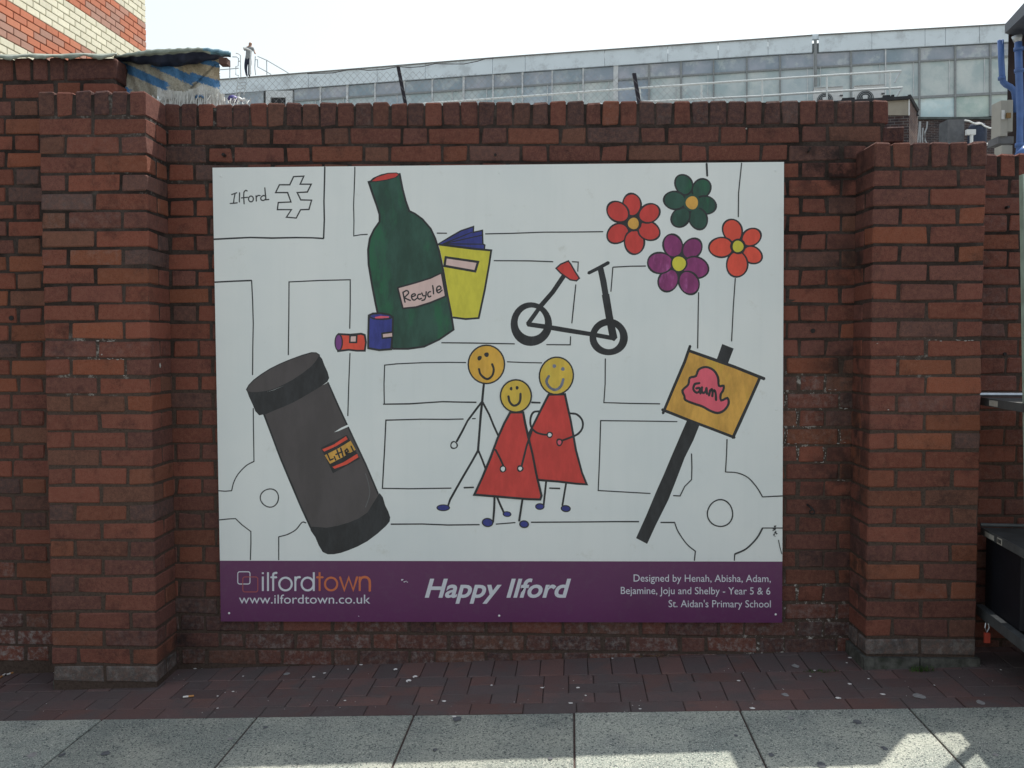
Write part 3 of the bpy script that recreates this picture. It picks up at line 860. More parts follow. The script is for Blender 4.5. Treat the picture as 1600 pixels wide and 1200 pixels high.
a.fill([(390, 1004), (480, 1010), (600, 982), (700, 928), (765, 824), (795, 890), (822, 955), (800, 1000), (700, 1082), (600, 1130), (520, 1152), (460, 1140), (420, 1060)], INK, 2)
a.fill([(450, 582), (590, 512), (660, 640), (515, 718)], INK)
a.fill([(458, 590), (520, 564), (585, 520), (594, 536), (530, 574), (468, 602)], ORED); a.fill([(470, 622), (545, 584), (610, 544), (637, 592), (560, 636), (500, 668)], ORAN)
a.fill([(512, 684), (570, 660), (645, 614), (652, 632), (590, 670), (524, 694)], ORED)
for st_ in ([(484, 612), (500, 648), (518, 640)], [(522, 628), (530, 648)], [(536, 592), (552, 636)], [(530, 618), (566, 602)], [(556, 582), (570, 628)], [(585, 610), (598, 600), (590, 588), (580, 598), (586, 616), (604, 610)], [(612, 572), (624, 598)]):
    a.line(st_, 1.8)
a.fill([(522, 498), (560, 474), (597, 457), (599, 468), (545, 492)], WHITE)
a.line([(690, 720), (705, 770), (712, 830), (690, 900)], 1.2, marker('scuff_grey', (.12, .12, .13)), 4)
a.build()
# --- bicycle
a = Art('bicycle_drawing', C7)
def ringf(o, i, m):
    n = len(o); p = [a.P(q) for q in o + i]
    a.tri(p, [(k, (k + 1) % n, n + (k + 1) % n, n + k) for k in range(n)], m)
ringf(circ(333, 777, 216, 228, 0, 36, .01), circ(335, 755, 142, 150, 0, 36, .01), INK)
ringf(circ(1140, 912, 200, 192, 0, 36, .015), circ(1137, 912, 124, 124, 0, 36, .02), INK)
a.line([(672, 275), (560, 440), (430, 590)], 5.6); a.line([(430, 590), (360, 690), (298, 775)], 5.0); a.line([(298, 778), (500, 806), (700, 840), (950, 880), (1170, 920)], 5.4)
a.line([(1055, 195), (1085, 330), (1110, 480)], 7.6); a.line([(1108, 470), (1145, 690), (1192, 925)], 9.2); a.line([(930, 245), (1040, 190), (1140, 135)], 4.0)
sd_ = [(592, 195), (640, 152), (720, 118), (745, 150), (790, 230), (835, 298), (805, 325), (740, 315), (690, 280), (640, 245)]
a.fill(sd_, RED); a.line(sd_, 1.8, closed=True)
a.build()
# --- flowers
def flower(nm, petals, centre, mp, mc, ring, base=None):
    a = Art(nm, C8)
    a.fill(circ(centre[0], centre[1], 108, 108, 0, 24, .04), INK if base is None else base)
    for cx, cy, rx, ry, rot in petals:
        d = Vector((centre[0] - cx, centre[1] - cy)); q = Vector((cx, cy)) + d * .5; n_ = Vector((-d.y, d.x)).normalized()
        a.fill([Vector((cx, cy)) + n_ * (rx * .78), q + n_ * 34, q - n_ * 34, Vector((cx, cy)) - n_ * (rx * .78)], mp)
    pt_ = []
    for cx, cy, rx, ry, rot in petals:
        dx, dy = centre[0] - cx, centre[1] - cy; g_ = (rx + ry) / 2
        pt_.append((cx + dx * .06, cy + dy * .06, g_ * 1.14, g_ * .95, math.degrees(math.atan2(dy, dx))))
    petals = pt_
    for cx, cy, rx, ry, rot in petals:
        a.fill(circ(cx, cy, rx, ry, math.radians(rot), 24, .02), INK)
        a.fill(circ(cx, cy, rx - 14, ry - 14, math.radians(rot), 24, .02), mp)
    cx, cy, r = centre
    a.fill(circ(cx, cy, r + ring, None, 0, 20, .02), INK if base is None else base); a.fill(circ(cx, cy, r, r * 1.06, 0, 20, .03), mc)
    return a
flower('flower_drawing', [(347, 350, 78, 92, 0), (226, 412, 84, 94, -20), (226, 598, 84, 90, 15), (368, 672, 86, 98, 0), (492, 575, 82, 90, -30), (496, 425, 84, 84, 30)], (360, 512, 44), RED, ORAN, 22).build()
flower('flower_drawing', [(675, 682, 78, 100, -8), (840, 706, 84, 84, 20), (868, 870, 106, 92, 10), (812, 1000, 88, 94, -20), (636, 980, 94, 84, 20), (566, 830, 98, 94, 10)], (727, 836, 55), PURP, YEL, 14).build()
flower('flower_drawing', [(1156, 562, 78, 100, -14), (1318, 618, 76, 80, 10), (1326, 770, 80, 76, 20), (1195, 850, 94, 100, 10), (1058, 705, 92, 92, 0)], (1203, 697, 44), ORED, YEL, 20).build()
a = flower('flower_drawing', [(762, 190, 74, 86, 0), (912, 226, 80, 84, 20), (945, 365, 86, 82, 0), (885, 482, 84, 84, 10), (735, 470, 84, 78, 0), (684, 325, 82, 86, 0)], (832, 345, 50), GREEN, ORAN, 20, GREEN)
a.build()
# --- people
def family(nm): return Art(nm, CP)
a = family('walking_figure_drawing')
a.fill(circ(375, 185, 111, 117), INK); a.fill(circ(375, 185, 102, 108), HEADO)
a.dot(335, 148, 12, ry=15, rot=.6); a.dot(376, 128, 14)
a.line([(331, 210), (342, 245), (378, 271), (408, 252), (418, 215), (408, 182)], 2.6, INK, 4)
a.line([(360, 300), (355, 350), (350, 405)], 2.8); a.line([(350, 405), (342, 480), (336, 560), (326, 690)], 2.8)
a.line([(348, 405), (310, 455), (265, 515), (232, 580), (200, 638)], 2.4); a.line([(352, 405), (392, 480), (418, 545), (447, 608)], 2.4)
a.line([(326, 690), (290, 755), (240, 840), (200, 910), (162, 978)], 2.6); a.line([(162, 978), (150, 1015)], 2.4)
a.line([(328, 690), (350, 742), (370, 796)], 2.4); a.line([(434, 955), (455, 1005), (478, 1055)], 2.4)
a.dot(185, 658, 23, ry=24); a.dot(185, 658, 15, WHITE, 16)
for e in ((122, 1025, 40, 20, 0), (496, 1062, 26, 17, .1)):
    a.fill(circ(*e), INK); a.fill(circ(e[0], e[1], e[2] - 7, e[3] - 6, e[4]), BLUE)
a.build()
a = family('tall_girl_drawing')
d3 = [(740, 362), (835, 360), (850, 430), (870, 520), (900, 690), (935, 820), (963, 888), (900, 884), (800, 872), (675, 862), (620, 720), (620, 600), (660, 520), (705, 430)]
a.line([(725, 870), (718, 940), (710, 1012)], 2.4); a.line([(842, 882), (832, 940), (820, 1012)], 2.4)
for e in ((688, 1018, 28, 20, 0), (840, 1030, 30, 21, .1)):
    a.fill(circ(*e), INK); a.fill(circ(e[0], e[1], e[2] - 7, e[3] - 7, e[4]), BLUE)
a.fill(d3, RED); a.line(d3, 2.6, closed=True)
a.line([(692, 460), (652, 465), (634, 500), (636, 548), (662, 580), (700, 594), (734, 598)], 2.4, INK, 4); a.line([(865, 472), (905, 478), (936, 512), (938, 556), (912, 592), (870, 612), (822, 630)], 2.4, INK, 4)
a.dot(746, 598, 19); a.dot(746, 598, 11, WHITE); a.dot(803, 641, 20, ry=24); a.dot(803, 642, 11, PINK, 14)
a.fill(circ(785, 252, 104, 114, .15), INK); a.fill(circ(785, 252, 95, 105, .15), HEADY)
a.dot(773, 195, 11, GBLUE); a.dot(823, 212, 11, GBLUE)
a.line([(742, 252), (727, 285), (746, 320), (780, 334), (812, 312), (826, 270)], 3.2, GBLUE, 4)
a.build()
a = family('short_girl_drawing'); a.z = .0022
d2 = [(515, 466), (590, 466), (602, 530), (620, 610), (645, 710), (668, 830), (698, 955), (690, 976), (620, 974), (520, 966), (430, 958), (305, 948), (350, 850), (400, 730), (440, 620), (480, 530)]
a.line([(423, 960), (420, 1040), (414, 1110)], 2.4); a.line([(587, 972), (578, 1030), (567, 1102)], 2.4)
for e in ((382, 1111, 34, 27, .1), (596, 1121, 29, 23, .1)):
    a.fill(circ(*e), INK); a.fill(circ(e[0], e[1], e[2] - 7, e[3] - 7, e[4]), BLUE)
a.fill(d2, RED); a.line(d2, 2.8, closed=True)
a.line([(428, 684), (455, 735), (474, 778)], 2.4); a.line([(645, 560), (625, 620), (610, 665), (594, 730), (582, 778)], 2.4)
a.dot(472, 797, 20, ry=22); a.dot(472, 797, 12, WHITE, 14); a.dot(573, 795, 20); a.dot(573, 795, 11, WHITE)
a.fill(circ(548, 370, 95, 99), INK); a.fill(circ(548, 370, 86, 90), HEADY)
a.dot(520, 327, 8, ry=11); a.dot(555, 322, 9, ry=11)
a.line([(504, 370), (512, 405), (534, 426), (560, 418), (573, 395), (575, 355)], 2.8, INK, 4)
a.build()
# --- gum sign
a = Art('gum_sign_drawing', CS)
a.fill([(495, 58), (555, 82), (522, 168), (466, 140)], INK); a.fill([(312, 455), (378, 478), (345, 560), (300, 650), (262, 750), (215, 870), (150, 1000), (104, 1100), (46, 1070), (100, 950), (150, 830), (190, 740), (232, 640), (275, 540)], INK)
sq = [(322, 95), (440, 138), (560, 182), (692, 238), (640, 350), (590, 460), (553, 543), (440, 500), (320, 455), (193, 405), (240, 290), (285, 190)]
a.fill(sq, ORAN)
a.line([(318, 92), (440, 135), (560, 178), (715, 240)], 3.6); a.line([(328, 68), (300, 150), (240, 290), (186, 420)], 3.4); a.line([(182, 400), (320, 455), (440, 500), (560, 546)], 3.4); a.line([(692, 232), (640, 350), (590, 460), (550, 548)], 3.6)
gb = [(372, 192), (410, 178), (450, 195), (473, 232), (478, 276), (502, 276), (500, 300), (487, 322), (490, 352), (522, 340), (528, 370), (505, 404), (470, 418), (430, 405), (392, 384), (345, 368), (303, 350), (298, 330), (288, 300), (318, 270), (326, 235), (358, 225)]
a.fill(gb, PINK, 3); a.line(gb, 2.8, INK, 3, True)
for st_ in ([(378, 262), (352, 268), (345, 295), (362, 312), (380, 300), (376, 288), (358, 290)], [(378, 290), (382, 318)], [(390, 282), (388, 302), (396, 314), (408, 306), (413, 286)], [(413, 286), (416, 320)], [(426, 328), (433, 297)], [(433, 300), (441, 294), (445, 308), (443, 332)], [(445, 308), (454, 300), (461, 316), (463, 352)]):
    a.line(st_, 2.8, INK, 3)
a.build()
# --- title band: strokes
a = Art('logo_mark', (340, 860, 5.3333)); w = 2.4
def rr(x0, y0, x1, y1, r):
    o = []
    for cx, cy, t0 in ((x1 - r, y0 + r, -90), (x1 - r, y1 - r, 0), (x0 + r, y1 - r, 90), (x0 + r, y0 + r, 180)):
        for k in range(5):
            t = math.radians(t0 + k * 22.5); o.append((cx + r * math.cos(t), cy + r * math.sin(t)))
    return o
a.line(rr(168, 178, 270, 280, 16), 1.1, LTR, closed=True); a.line(rr(210, 221, 335, 346, 18), 1.1, LPK, closed=True)
a.build(); a = Art('name_lettering', (340, 860, 5.3333))
a.fill([(369, 183), (385, 183), (385, 197), (369, 197)], LTR)
V = lambda x, y0, y1, m: a.fill([(x - 8, y0), (x + 8, y0), (x + 8, y1), (x - 8, y1)], m)
V(377, 218, 338, LTR); V(420, 182, 338, LTR); V(463, 215, 338, LTR); a.line([(463, 222), (464, 200), (474, 189), (494, 187)], w, LTR, 3); a.line([(444, 224), (492, 224)], 2.3, LTR)
a.line(circ(566, 280, 52, 53, 0, 36), w, LTR, closed=True)
V(648, 218, 338, LTR); a.line([(648, 256), (656, 232), (672, 224), (688, 223)], 2.6, LTR, 3)
a.line(circ(750, 280, 50, 53, 0, 36), w, LTR, closed=True); V(802, 182, 338, LTR)
a.build(); a = Art('name_lettering', (340, 860, 5.3333)); V(850, 182, 338, LOR); a.line([(826, 224), (878, 224)], 2.3, LOR)
a.line(circ(946, 280, 51, 53, 0, 36), w, LOR, closed=True)
a.line([(1020, 222), (1056, 330), (1093, 226), (1130, 330), (1163, 222)], 2.7, LOR)
V(1184, 218, 338, LOR); a.line([(1184, 262), (1196, 232), (1226, 222), (1254, 232), (1268, 262), (1268, 338)], 2.8, LOR, 4)
a.build(); a = Art('paint_flecks', (340, 860, 5.3333))
for x, y, r in ((1538, 245, 10), (1556, 262, 7), (1570, 258, 6), (1582, 264, 5), (1176, 548, 5)): a.fill(circ(x, y, r, r * .7, U(0, 3), 8, .3), LTR)
tag(a.build(), kind='stuff')
def text(name, s, x0, x1, ybase, cap_px, mat, shear=0.0, offset=0.0, ref='H', slope=0.0):
    """built-in font, fitted between two photo columns"""
    cu = bpy.data.curves.new(name, 'FONT'); cu.body = s; cu.size = 1; cu.shear = shear; cu.offset = offset; cu.resolution_u = 4
    o = bpy.data.objects.new(name, cu); COL.objects.link(o)
    dg = bpy.context.evaluated_depsgraph_get(); dg.update()
    me = bpy.data.meshes.new_from_object(o.evaluated_get(dg))
    bpy.data.objects.remove(o)
    xs = [v.co.x for v in me.vertices]; mn, mx = min(xs), max(xs)
    k = (x1 - x0) / (mx - mn); ky = cap_px / 0.70
    for v in me.vertices:
        px = x0 + (v.co.x - mn) * k; py = ybase - v.co.y * ky + slope * (px - x0)
        v.co = bpt(px, py, .00015)
    me.materials.clear(); me.materials.append(mat)
    me.polygons.foreach_set('material_index', [0] * len(me.polygons))
    if me.polygons and me.polygons[0].normal.y > 0: me.flip_normals()
    me.update()
    t = bpy.data.objects.new(name, me); link(t, board); t.matrix_parent_inverse = Matrix.Translation(-board.location)
    return t
text('address_lettering', 'www.ilfordtown.co.uk', 373.4, 578.5, 943, 14.2, LTR)
text('title_lettering', 'Happy Ilford', 663.7, 892.3, 933, 28.6, LTR, shear=.26, offset=.022)
text('credit_lettering', 'Designed by Henah, Abisha, Adam,', 990, 1204.3, 908.6, 11.3, LTR, slope=.004)
text('credit_lettering', 'Bejamine, Joju and Shelby - Year 5 & 6', 970, 1203.6, 928, 11.3, LTR, slope=.004)
text('credit_lettering', "St. Aidan's Primary School", 1044.6, 1204.3, 948.6, 11.3, LTR, slope=.003)

# ------------------------------------------------------------------ long glazed building far behind
PR_ = at_depth(1570, 60, 40.5); PL_ = at_depth(390, 100, 48.0)
BD = Vector((PR_.x - PL_.x, PR_.y - PL_.y, 0)).normalized()      # along the facade, left to right
BNN = Vector((BD.y, -BD.x, 0))                                    # out of the facade, towards us
def fac(px, py, off=0.0):
    return on_plane(px, py, PR_ + BNN * off, BNN)
def lerp_tab(tab, x):
    if x <= tab[0][0]: a, b_ = tab[0], tab[1]
    elif x >= tab[-1][0]: a, b_ = tab[-2], tab[-1]
    else:
        for a, b_ in zip(tab, tab[1:]):
            if a[0] <= x <= b_[0]: break
    return a[1] + (b_[1] - a[1]) * (x - a[0]) / (b_[0] - a[0])
T_roof = [(346, 124), (480, 113.5), (800, 88), (1200, 60), (1270, 55), (1570, 38)]
T_fas = [(346, 147), (400, 141.5), (480, 137), (800, 113.5), (1200, 86), (1570, 66)]
T_tr1 = [(346, 170), (460, 157), (800, 135), (1200, 109), (1570, 87.5)]
T_tr2 = [(346, 215), (800, 185), (1200, 167), (1430, 152), (1575, 144.5)]
T_base = [(346, 245), (800, 225), (1200, 204), (1435, 186), (1560, 181)]
def fquad(name, x0, x1, ta, tb, front, back, mat, parent, da=0, db=0):
    q = [(x0, lerp_tab(ta, x0) + da), (x1, lerp_tab(ta, x1) + da), (x1, lerp_tab(tb, x1) + db), (x0, lerp_tab(tb, x0) + db)]
    vs = [fac(x, y, 0) + BNN * front for x, y in q] + [fac(x, y, 0) + BNN * back for x, y in q]
    return mesh_obj(name, vs, [(3, 2, 1, 0), (4, 5, 6, 7), (0, 1, 5, 4), (1, 2, 6, 5), (2, 3, 7, 6), (3, 0, 4, 7)], mat, parent)
base_pt = fac(1000, 200); base_pt.z = gz(base_pt.x) - .05
far_b = empty('glazed_building', base_pt); tag(far_b, 'long pale flat-roofed building with rows of blue-grey window panels', 'building')
M_fas = plain('fascia_metal', (0.74, 0.83, 0.89), .55, .4, var=.04, scale=.7, dirt=(.42, .46, .49), dirt_amt=.55, dirt_scale=1.3)
M_frame = plain('frame_grey', (0.27, 0.29, 0.30), .6, .3, var=.1)
M_mull = plain('mullion_pale', (0.60, 0.63, 0.65), .6, .3, var=.15, scale=3)
def pane_material():
    m, nt, b = nodes_of('window_panel', .28, .5)
    oi = nt.nodes.new('ShaderNodeObjectInfo')
    n = noise(nt, .9, 5, .6)
    c = mixc(nt, 'MULTIPLY', ramp(nt, n, .38, .62), oi.outputs['Color'], (.72, .80, .82))
    c = mixc(nt, 'MIX', math_(nt, 'MULTIPLY', ramp(nt, noise(nt, 1.6, 6, .7), .5, .66), .45), c, (.66, .72, .70))  # pale patches painted into the panes to imitate varied reflections
    nt.links.new(c, b.inputs['Base Color']); return m
M_pane = pane_material()
M_dark = plain('dark_felt', (0.05, 0.052, 0.058), .9, .2)
# body
z_top = fac(1570, 38).z
body = MB()
a0 = fac(150, 140) ; a1 = fac(1720, 60)
for p in (a0, a1): p.z = 0
o0 = a0 - BNN * .35; o1 = a1 - BNN * .35
body.add([o0 + Vector((0, 0, -3)), o1 + Vector((0, 0, -3)), o1 - BNN * 14 + Vector((0, 0, -3)), o0 - BNN * 14 + Vector((0, 0, -3)),
          o0 + Vector((0, 0, fac(150, lerp_tab(T_roof, 346) + 14.5).z - .12)), o1 + Vector((0, 0, z_top - .14)), o1 - BNN * 14 + Vector((0, 0, z_top - .14)), o0 - BNN * 14 + Vector((0, 0, fac(346, 126).z - .12))],
         [(0, 3, 2, 1), (4, 5, 6, 7), (0, 1, 5, 4), (1, 2, 6, 5), (2, 3, 7, 6), (3, 0, 4, 7)])
body.build('wall', M_frame, far_b)
mx = [346, 373, 411, 457.5, 500, 542, 585.5, 631, 675, 724, 770, 816, 862.5, 911, 962, 1014, 1064, 1115, 1167, 1219, 1273, 1330, 1384, 1437, 1493, 1548, 1605]
for i, (x0, x1) in enumerate(zip(mx, mx[1:])):
    gap = .9
    cols = [(0.40, 0.44, 0.52), (0.44, 0.46, 0.53), (0.38, 0.44, 0.51)]
    if not (411 <= x0 < 455):
        p = fquad('window_panel', x0 + gap, x1 - gap, T_fas, T_tr1, -.10, -.16, M_pane, far_b, 1.0, -1.0); p.color = (*random.choice(cols), 1)
    cols2 = [(0.48, 0.56, 0.60), (0.52, 0.59, 0.62), (0.46, 0.53, 0.60), (.56, .62, .63)]
    c2 = random.choice(cols2)
    if 1100 < x0 : c2 = (.55, .62, .64) if R() < .7 else (.49, .57, .61)
    if 1436 < x0: c2 = (.57, .63, .63)
    if 962 <= x0 < 1000: c2 = (.33, .39, .48)
    if x0 > 340 and not (411 <= x0 < 455):
        p = fquad('window_panel', x0 + gap, x1 - gap, T_tr1, T_tr2, -.10, -.16, M_pane, far_b, 1.0, -1.2); p.color = (*c2, 1)
    if x0 > 1300:
        p = fquad('window_panel', x0 + gap, x1 - gap, T_tr2, T_base, -.10, -.16, M_pane, far_b, 1.2, -.6)
        p.color = {1437: (.72, .86, .89, 1), 1493: (.58, .68, .63, 1)}.get(x0, (.60, .67, .64, 1))
for x in (492, 536, 620, 706, 760, 806, 855, 903, 951, 1056, 1106, 1262, 1282, 1375, 1428, 1484, 1539):
    fquad('inner_frame', x - .5, x + .5, T_tr1, T_tr2, -.05, -.10, M_mull, far_b, 1.2, -1.4)
for i, x in enumerate(mx[1:-1]):
    if x in (411, 457.5): continue
    w = random.choice([1.0, 1.2, 1.6]) if x != 962 else 3.6
    if x == 1273: w = 2.0
    if x > 1400: w = 1.5
    fquad('mullion', x - w, x + w, T_fas, T_base, -.02, -.14, M_mull if (x < 1000 or R() < .4) and x < 1430 else M_frame, far_b, .6, -.4)
for nm, t_, dy in (('transom', T_tr1, 1.3), ('transom', T_tr2, 1.9)):
    for x0, x1 in zip(mx[1:], mx[2:]):
        if nm and (x0 < 455 and t_ is T_tr1 and x0 >= 411): continue
        if t_ is T_tr2 and x0 < 1330: continue
        fquad(nm, x0 + 1.7, x1 - 1.7, t_, t_, -.03, -.12, M_frame, far_b, -dy, dy)
fx = [150, 250, 340, 482.5, 590, 665, 770, 821, 945, 1043.5, 1122, 1200, 1269, 1279, 1362, 1445, 1477, 1530, 1580, 1620]
for x0, x1 in zip(fx, fx[1:]):
    if x0 == 1269: continue
    fquad('fascia_panel', x0 + .3, x1 - .3, T_roof, T_fas, .06 + U(-.006, .006), -.05, M_fas, far_b, 1.6, 0)
    fquad('roof_edge', x0, x1, T_roof, T_roof, .12, -.35, plain('roof_edge', (.22, .22, .215), .8) if 'roof_edge' not in bpy.data.materials else bpy.data.materials['roof_edge'], far_b, 0.1, 1.7)
# rainwater pipe in the joint
dp = MB(); dp.tube([fac(1274, 62, .02), fac(1274.5, 158, .02)], .065, 8)
pp = dp.build('downpipe', M_frame, far_b)
hp = MB(); c0 = fac(1274, 60, .05); hp.obox(c0 - BD * .17 - BNN * .1, BD * .34, -BNN * .2, Vector((0, 0, .22))); hp.build('hopper', M_fas, pp)
# framed louvre opening
fr = MB()
T_a = [(0, 141), (1000, 141)]
def px_box(mb, x0, y0, x1, y1, off0, off1, mi=0):
    vs = [fac(x, y) + BNN * off1 for x, y in ((x0, y0), (x1, y0), (x1, y1), (x0, y1))] + [fac(x, y) + BNN * off0 for x, y in ((x0, y0), (x1, y0), (x1, y1), (x0, y1))]
    mb.add(vs, [(3, 2, 1, 0), (4, 5, 6, 7), (0, 1, 5, 4), (1, 2, 6, 5), (2, 3, 7, 6), (3, 0, 4, 7)], mi)
px_box(fr, 416, 142, 457, 152.5, -.12, .05); px_box(fr, 416, 152.6, 423, 185, -.12, .05); px_box(fr, 447, 152.6, 457, 185, -.12, .05)
wf = fr.build('window_frame', plain('white_frame', (.62, .66, .68), .5), far_b)
lv = MB()
for k in range(8): px_box(lv, 423.2, 153 + k * 3.6, 446.8, 155.2 + k * 3.6, -.12, -.06)
tag(lv.build('louvre', M_dark, wf), kind='stuff')
# brick plinth under the glazing
def facing_brick(name, c1, c2, mortar, scale=1.0):
    m, nt, b = nodes_of(name, .9, .15)
    g_ = nt.nodes.new('ShaderNodeNewGeometry')
    cr = nt.nodes.new('ShaderNodeSeparateXYZ'); nt.links.new(g_.outputs['Position'], cr.inputs[0])
    al = math_(nt, 'ADD', math_(nt, 'MULTIPLY', cr.outputs[0], BD.x), math_(nt, 'MULTIPLY', cr.outputs[1], BD.y))
    cb = nt.nodes.new('ShaderNodeCombineXYZ'); nt.links.new(al, cb.inputs[0]); nt.links.new(cr.outputs[2], cb.inputs[1])
    t = nt.nodes.new('ShaderNodeTexBrick'); nt.links.new(cb.outputs[0], t.inputs['Vector'])
    t.inputs['Color1'].default_value = (*c1, 1); t.inputs['Color2'].default_value = (*c2, 1); t.inputs['Mortar'].default_value = (*mortar, 1)
    t.inputs['Scale'].default_value = scale; t.inputs['Brick Width'].default_value = .225; t.inputs['Row Height'].default_value = .075; t.inputs['Mortar Size'].default_value = .008
    c = mixc(nt, 'MULTIPLY', ramp(nt, noise(nt, 3, 5), .4, .7), t.outputs[0], (.6, .6, .65))
    nt.links.new(c, b.inputs['Base Color']); bump(nt, b, t.outputs['Fac'], -.6, .01); return m
M_db = facing_brick('dark_facing_brick', (.085, .055, .052), (.055, .045, .05), (.17, .16, .155))
pb = MB()
px_box(pb, 1380, 187.5, 1620, 262, -.3, .05)
pb.build('brick_plinth', M_db, far_b)
ss = MB(); px_box(ss, 1420, 183.8, 1620, 187.3, -.2, .14); ss.build('sill', plain('sill_green', (.085, .10, .10), .8, var=.3, scale=4), far_b)

# ------------------------------------------------------------------ service yard bits in front of the glazed building, seen over the low wall
def yard(px, py, dep): return at_depth(px, py, dep)
def box_px(name, x0, y0, x1, y1, dep, thick, mat, parent=None, bevel=0):
    d = (yard((x0 + x1) / 2, (y0 + y1) / 2, dep)); M_ = MB()
    a, b_, c, e = (yard(x0, y0, dep), yard(x1, y0, dep), yard(x1, y1, dep), yard(x0, y1, dep))
    b_ = Vector((b_.x, b_.y, a.z)); e = Vector((a.x, a.y, e.z)); c = Vector((b_.x, b_.y, e.z))
    n = Vector((-(b_.y - a.y), (b_.x - a.x), 0)).normalized() * thick
    M_.add([a, b_, c, e, a + n, b_ + n, c + n, e + n], [(3, 2, 1, 0), (4, 5, 6, 7), (0, 1, 5, 4), (1, 2, 6, 5), (2, 3, 7, 6), (3, 0, 4, 7)])
    return M_.build(name, mat, parent)
M_white = plain('white_plastic', (.70, .72, .72), .5, .4, var=.04)
M_galv = plain('galvanised_steel', (.52, .56, .58), .38, .5, metal=.35, var=.1, scale=20)
M_beige = plain('unit_beige', (.37, .365, .33), .55, .3, var=.05, scale=4, dirt=(.3, .28, .24), dirt_amt=.3)
M_conc = plain('concrete_grey', (.15, .155, .165), .9, .2, var=.15, scale=5)
DY = 38.6
o = box_px('vent_shaft', 1481, 186.5, 1507, 262, DY, .8, M_conc); tag(o, 'grey square shaft against the dark brick plinth', 'shaft')
tk = MB(); c = yard(1526, 262, DY - .6); tp = yard(1526, 192, DY - .6); tk.tube([c, Vector((c.x, c.y, tp.z - .25)), Vector((c.x, c.y, tp.z - .08)), Vector((c.x, c.y, tp.z))], .3, 14, radii=[.36, .36, .27, .1])
tag(tk.build('storage_tank', plain('navy_plastic', (.03, .04, .07), .6), None, True), 'dark navy round tank behind the white floodlight', 'tank')
fl = empty('floodlight', yard(1518, 262, 30)); tag(fl, 'white floodlight on a short post above the low brick wall', 'floodlight')
box_px('lamp_head', 1511, 202, 1525, 210, 30, .12, M_white, fl)
t_ = MB(); t_.tube([yard(1518, 211, 30.06), yard(1517.5, 262, 30.06)], .05, 8); t_.build('post', M_white, fl)
M_cab = plain('cable_grey', (.33, .35, .37), .6)
for x, pts in enumerate(([(1437, 190), (1436, 205), (1433.5, 224)], [(1438, 190), (1437.5, 224)], [(1442, 200), (1441, 214), (1441.5, 226)], [(1449, 190), (1448, 200), (1445, 207), (1445.5, 220), (1450, 226)])):
    t_ = MB(); t_.tube([yard(a_, b_, 38.0) for a_, b_ in pts], .030, 6)
    o = t_.build('conduit', M_cab)
    tag(o, ['leftmost bent grey conduit beside the rendered outbuilding', 'straight grey conduit on the dark brick plinth', 'short grey conduit third from the outbuilding', 'kinked grey conduit nearest the square shaft'][x], 'conduit', 'conduits on the dark brick plinth')
t_ = MB(); t_.tube([yard(a_, b_, 37.6) for a_, b_ in ((1507, 188), (1514, 189), (1521, 192.5), (1526, 194), (1533, 193), (1538, 197), (1546, 200), (1558, 201))], .035, 6)
tag(t_.build('cable', M_white), 'white sagging cable running from the shaft to the air conditioner', 'cable')
t_ = MB(); t_.tube([yard(1534, 226, 24), yard(1562, 224, 24)], .032, 8)
tag(t_.build('waste_pipe', M_white), 'short white horizontal pipe above the right-hand low wall', 'pipe')

# outbuilding with felt roof, railing and two air conditioners
DO = 26.0
PO = at_depth(1420, 160, DO)
def ob(px, py, off=0.0): return on_plane(px, py, PO + BNN * off, BNN)
outb = empty('outbuilding', ob(1400, 240)); outb.location.z = gz(outb.location.x); tag(outb, 'flat-roofed outbuilding with beige render, seen over the step in the wall', 'building')
def ob_box(name, x0, x1, y0a, y0b, y1a, y1b, off0, off1, mat, parent):
    q = [(x0, y0a), (x1, y0b), (x1, y1b), (x0, y1a)]
    vs = [ob(x, y, off1) for x, y in q]; vs += [p + BNN * (off0 - off1) for p in vs]
    return mesh_obj(name, vs, [(3, 2, 1, 0), (4, 5, 6, 7), (0, 1, 5, 4), (1, 2, 6, 5), (2, 3, 7, 6), (3, 0, 4, 7)], mat, parent)
ob_box('brick_wall', 1100, 1420.4, 182, 180, 300, 300, -3.5, 0, M_db, outb)
ob_box('render_panel', 1100, 1420.4, 172, 155, 181.8, 179.8, -.3, .03, plain('beige_render', (.36, .33, .275), .9, var=.08, scale=3), outb)
ob_box('corner_trim', 1419.5, 1421.6, 154.5, 154.5, 180, 180, -.05, .05, M_white, outb)
ob_box('roof_felt', 1100, 1423, 171, 149.5, 175, 154.2, -3.6, .12, M_dark, outb)
vs = [ob(1420.6, 154.5, 0), ob(1420.6, 300, 0)]
side = MB(); p1 = ob(1420.6, 152); q1 = at_depth(1434, 180, 27.6)
side.add([Vector((p1.x, p1.y, p1.z)), Vector((q1.x, q1.y, at_depth(1434, 178, 27.6).z)), Vector((q1.x, q1.y, -2)), Vector((p1.x, p1.y, -2)),
          Vector((p1.x - .5, p1.y + .5, p1.z)), Vector((q1.x - .5, q1.y + .5, at_depth(1434, 178, 27.6).z)), Vector((q1.x - .5, q1.y + .5, -2)), Vector((p1.x - .5, p1.y + .5, -2))],
         [(3, 2, 1, 0), (4, 5, 6, 7), (0, 1, 5, 4), (1, 2, 6, 5), (2, 3, 7, 6), (3, 0, 4, 7)])
side.build('side_wall', facing_brick('brown_facing_brick', (.14, .085, .07), (.11, .07, .065), (.16, .14, .13)), outb)
vg = MB(); vg.tube([ob(1421, 151), at_depth(1433, 172, 27.4), at_depth(1432.5, 181, 27.4)], .065, 6); vg.build('verge', M_dark, outb)
rb = MB()
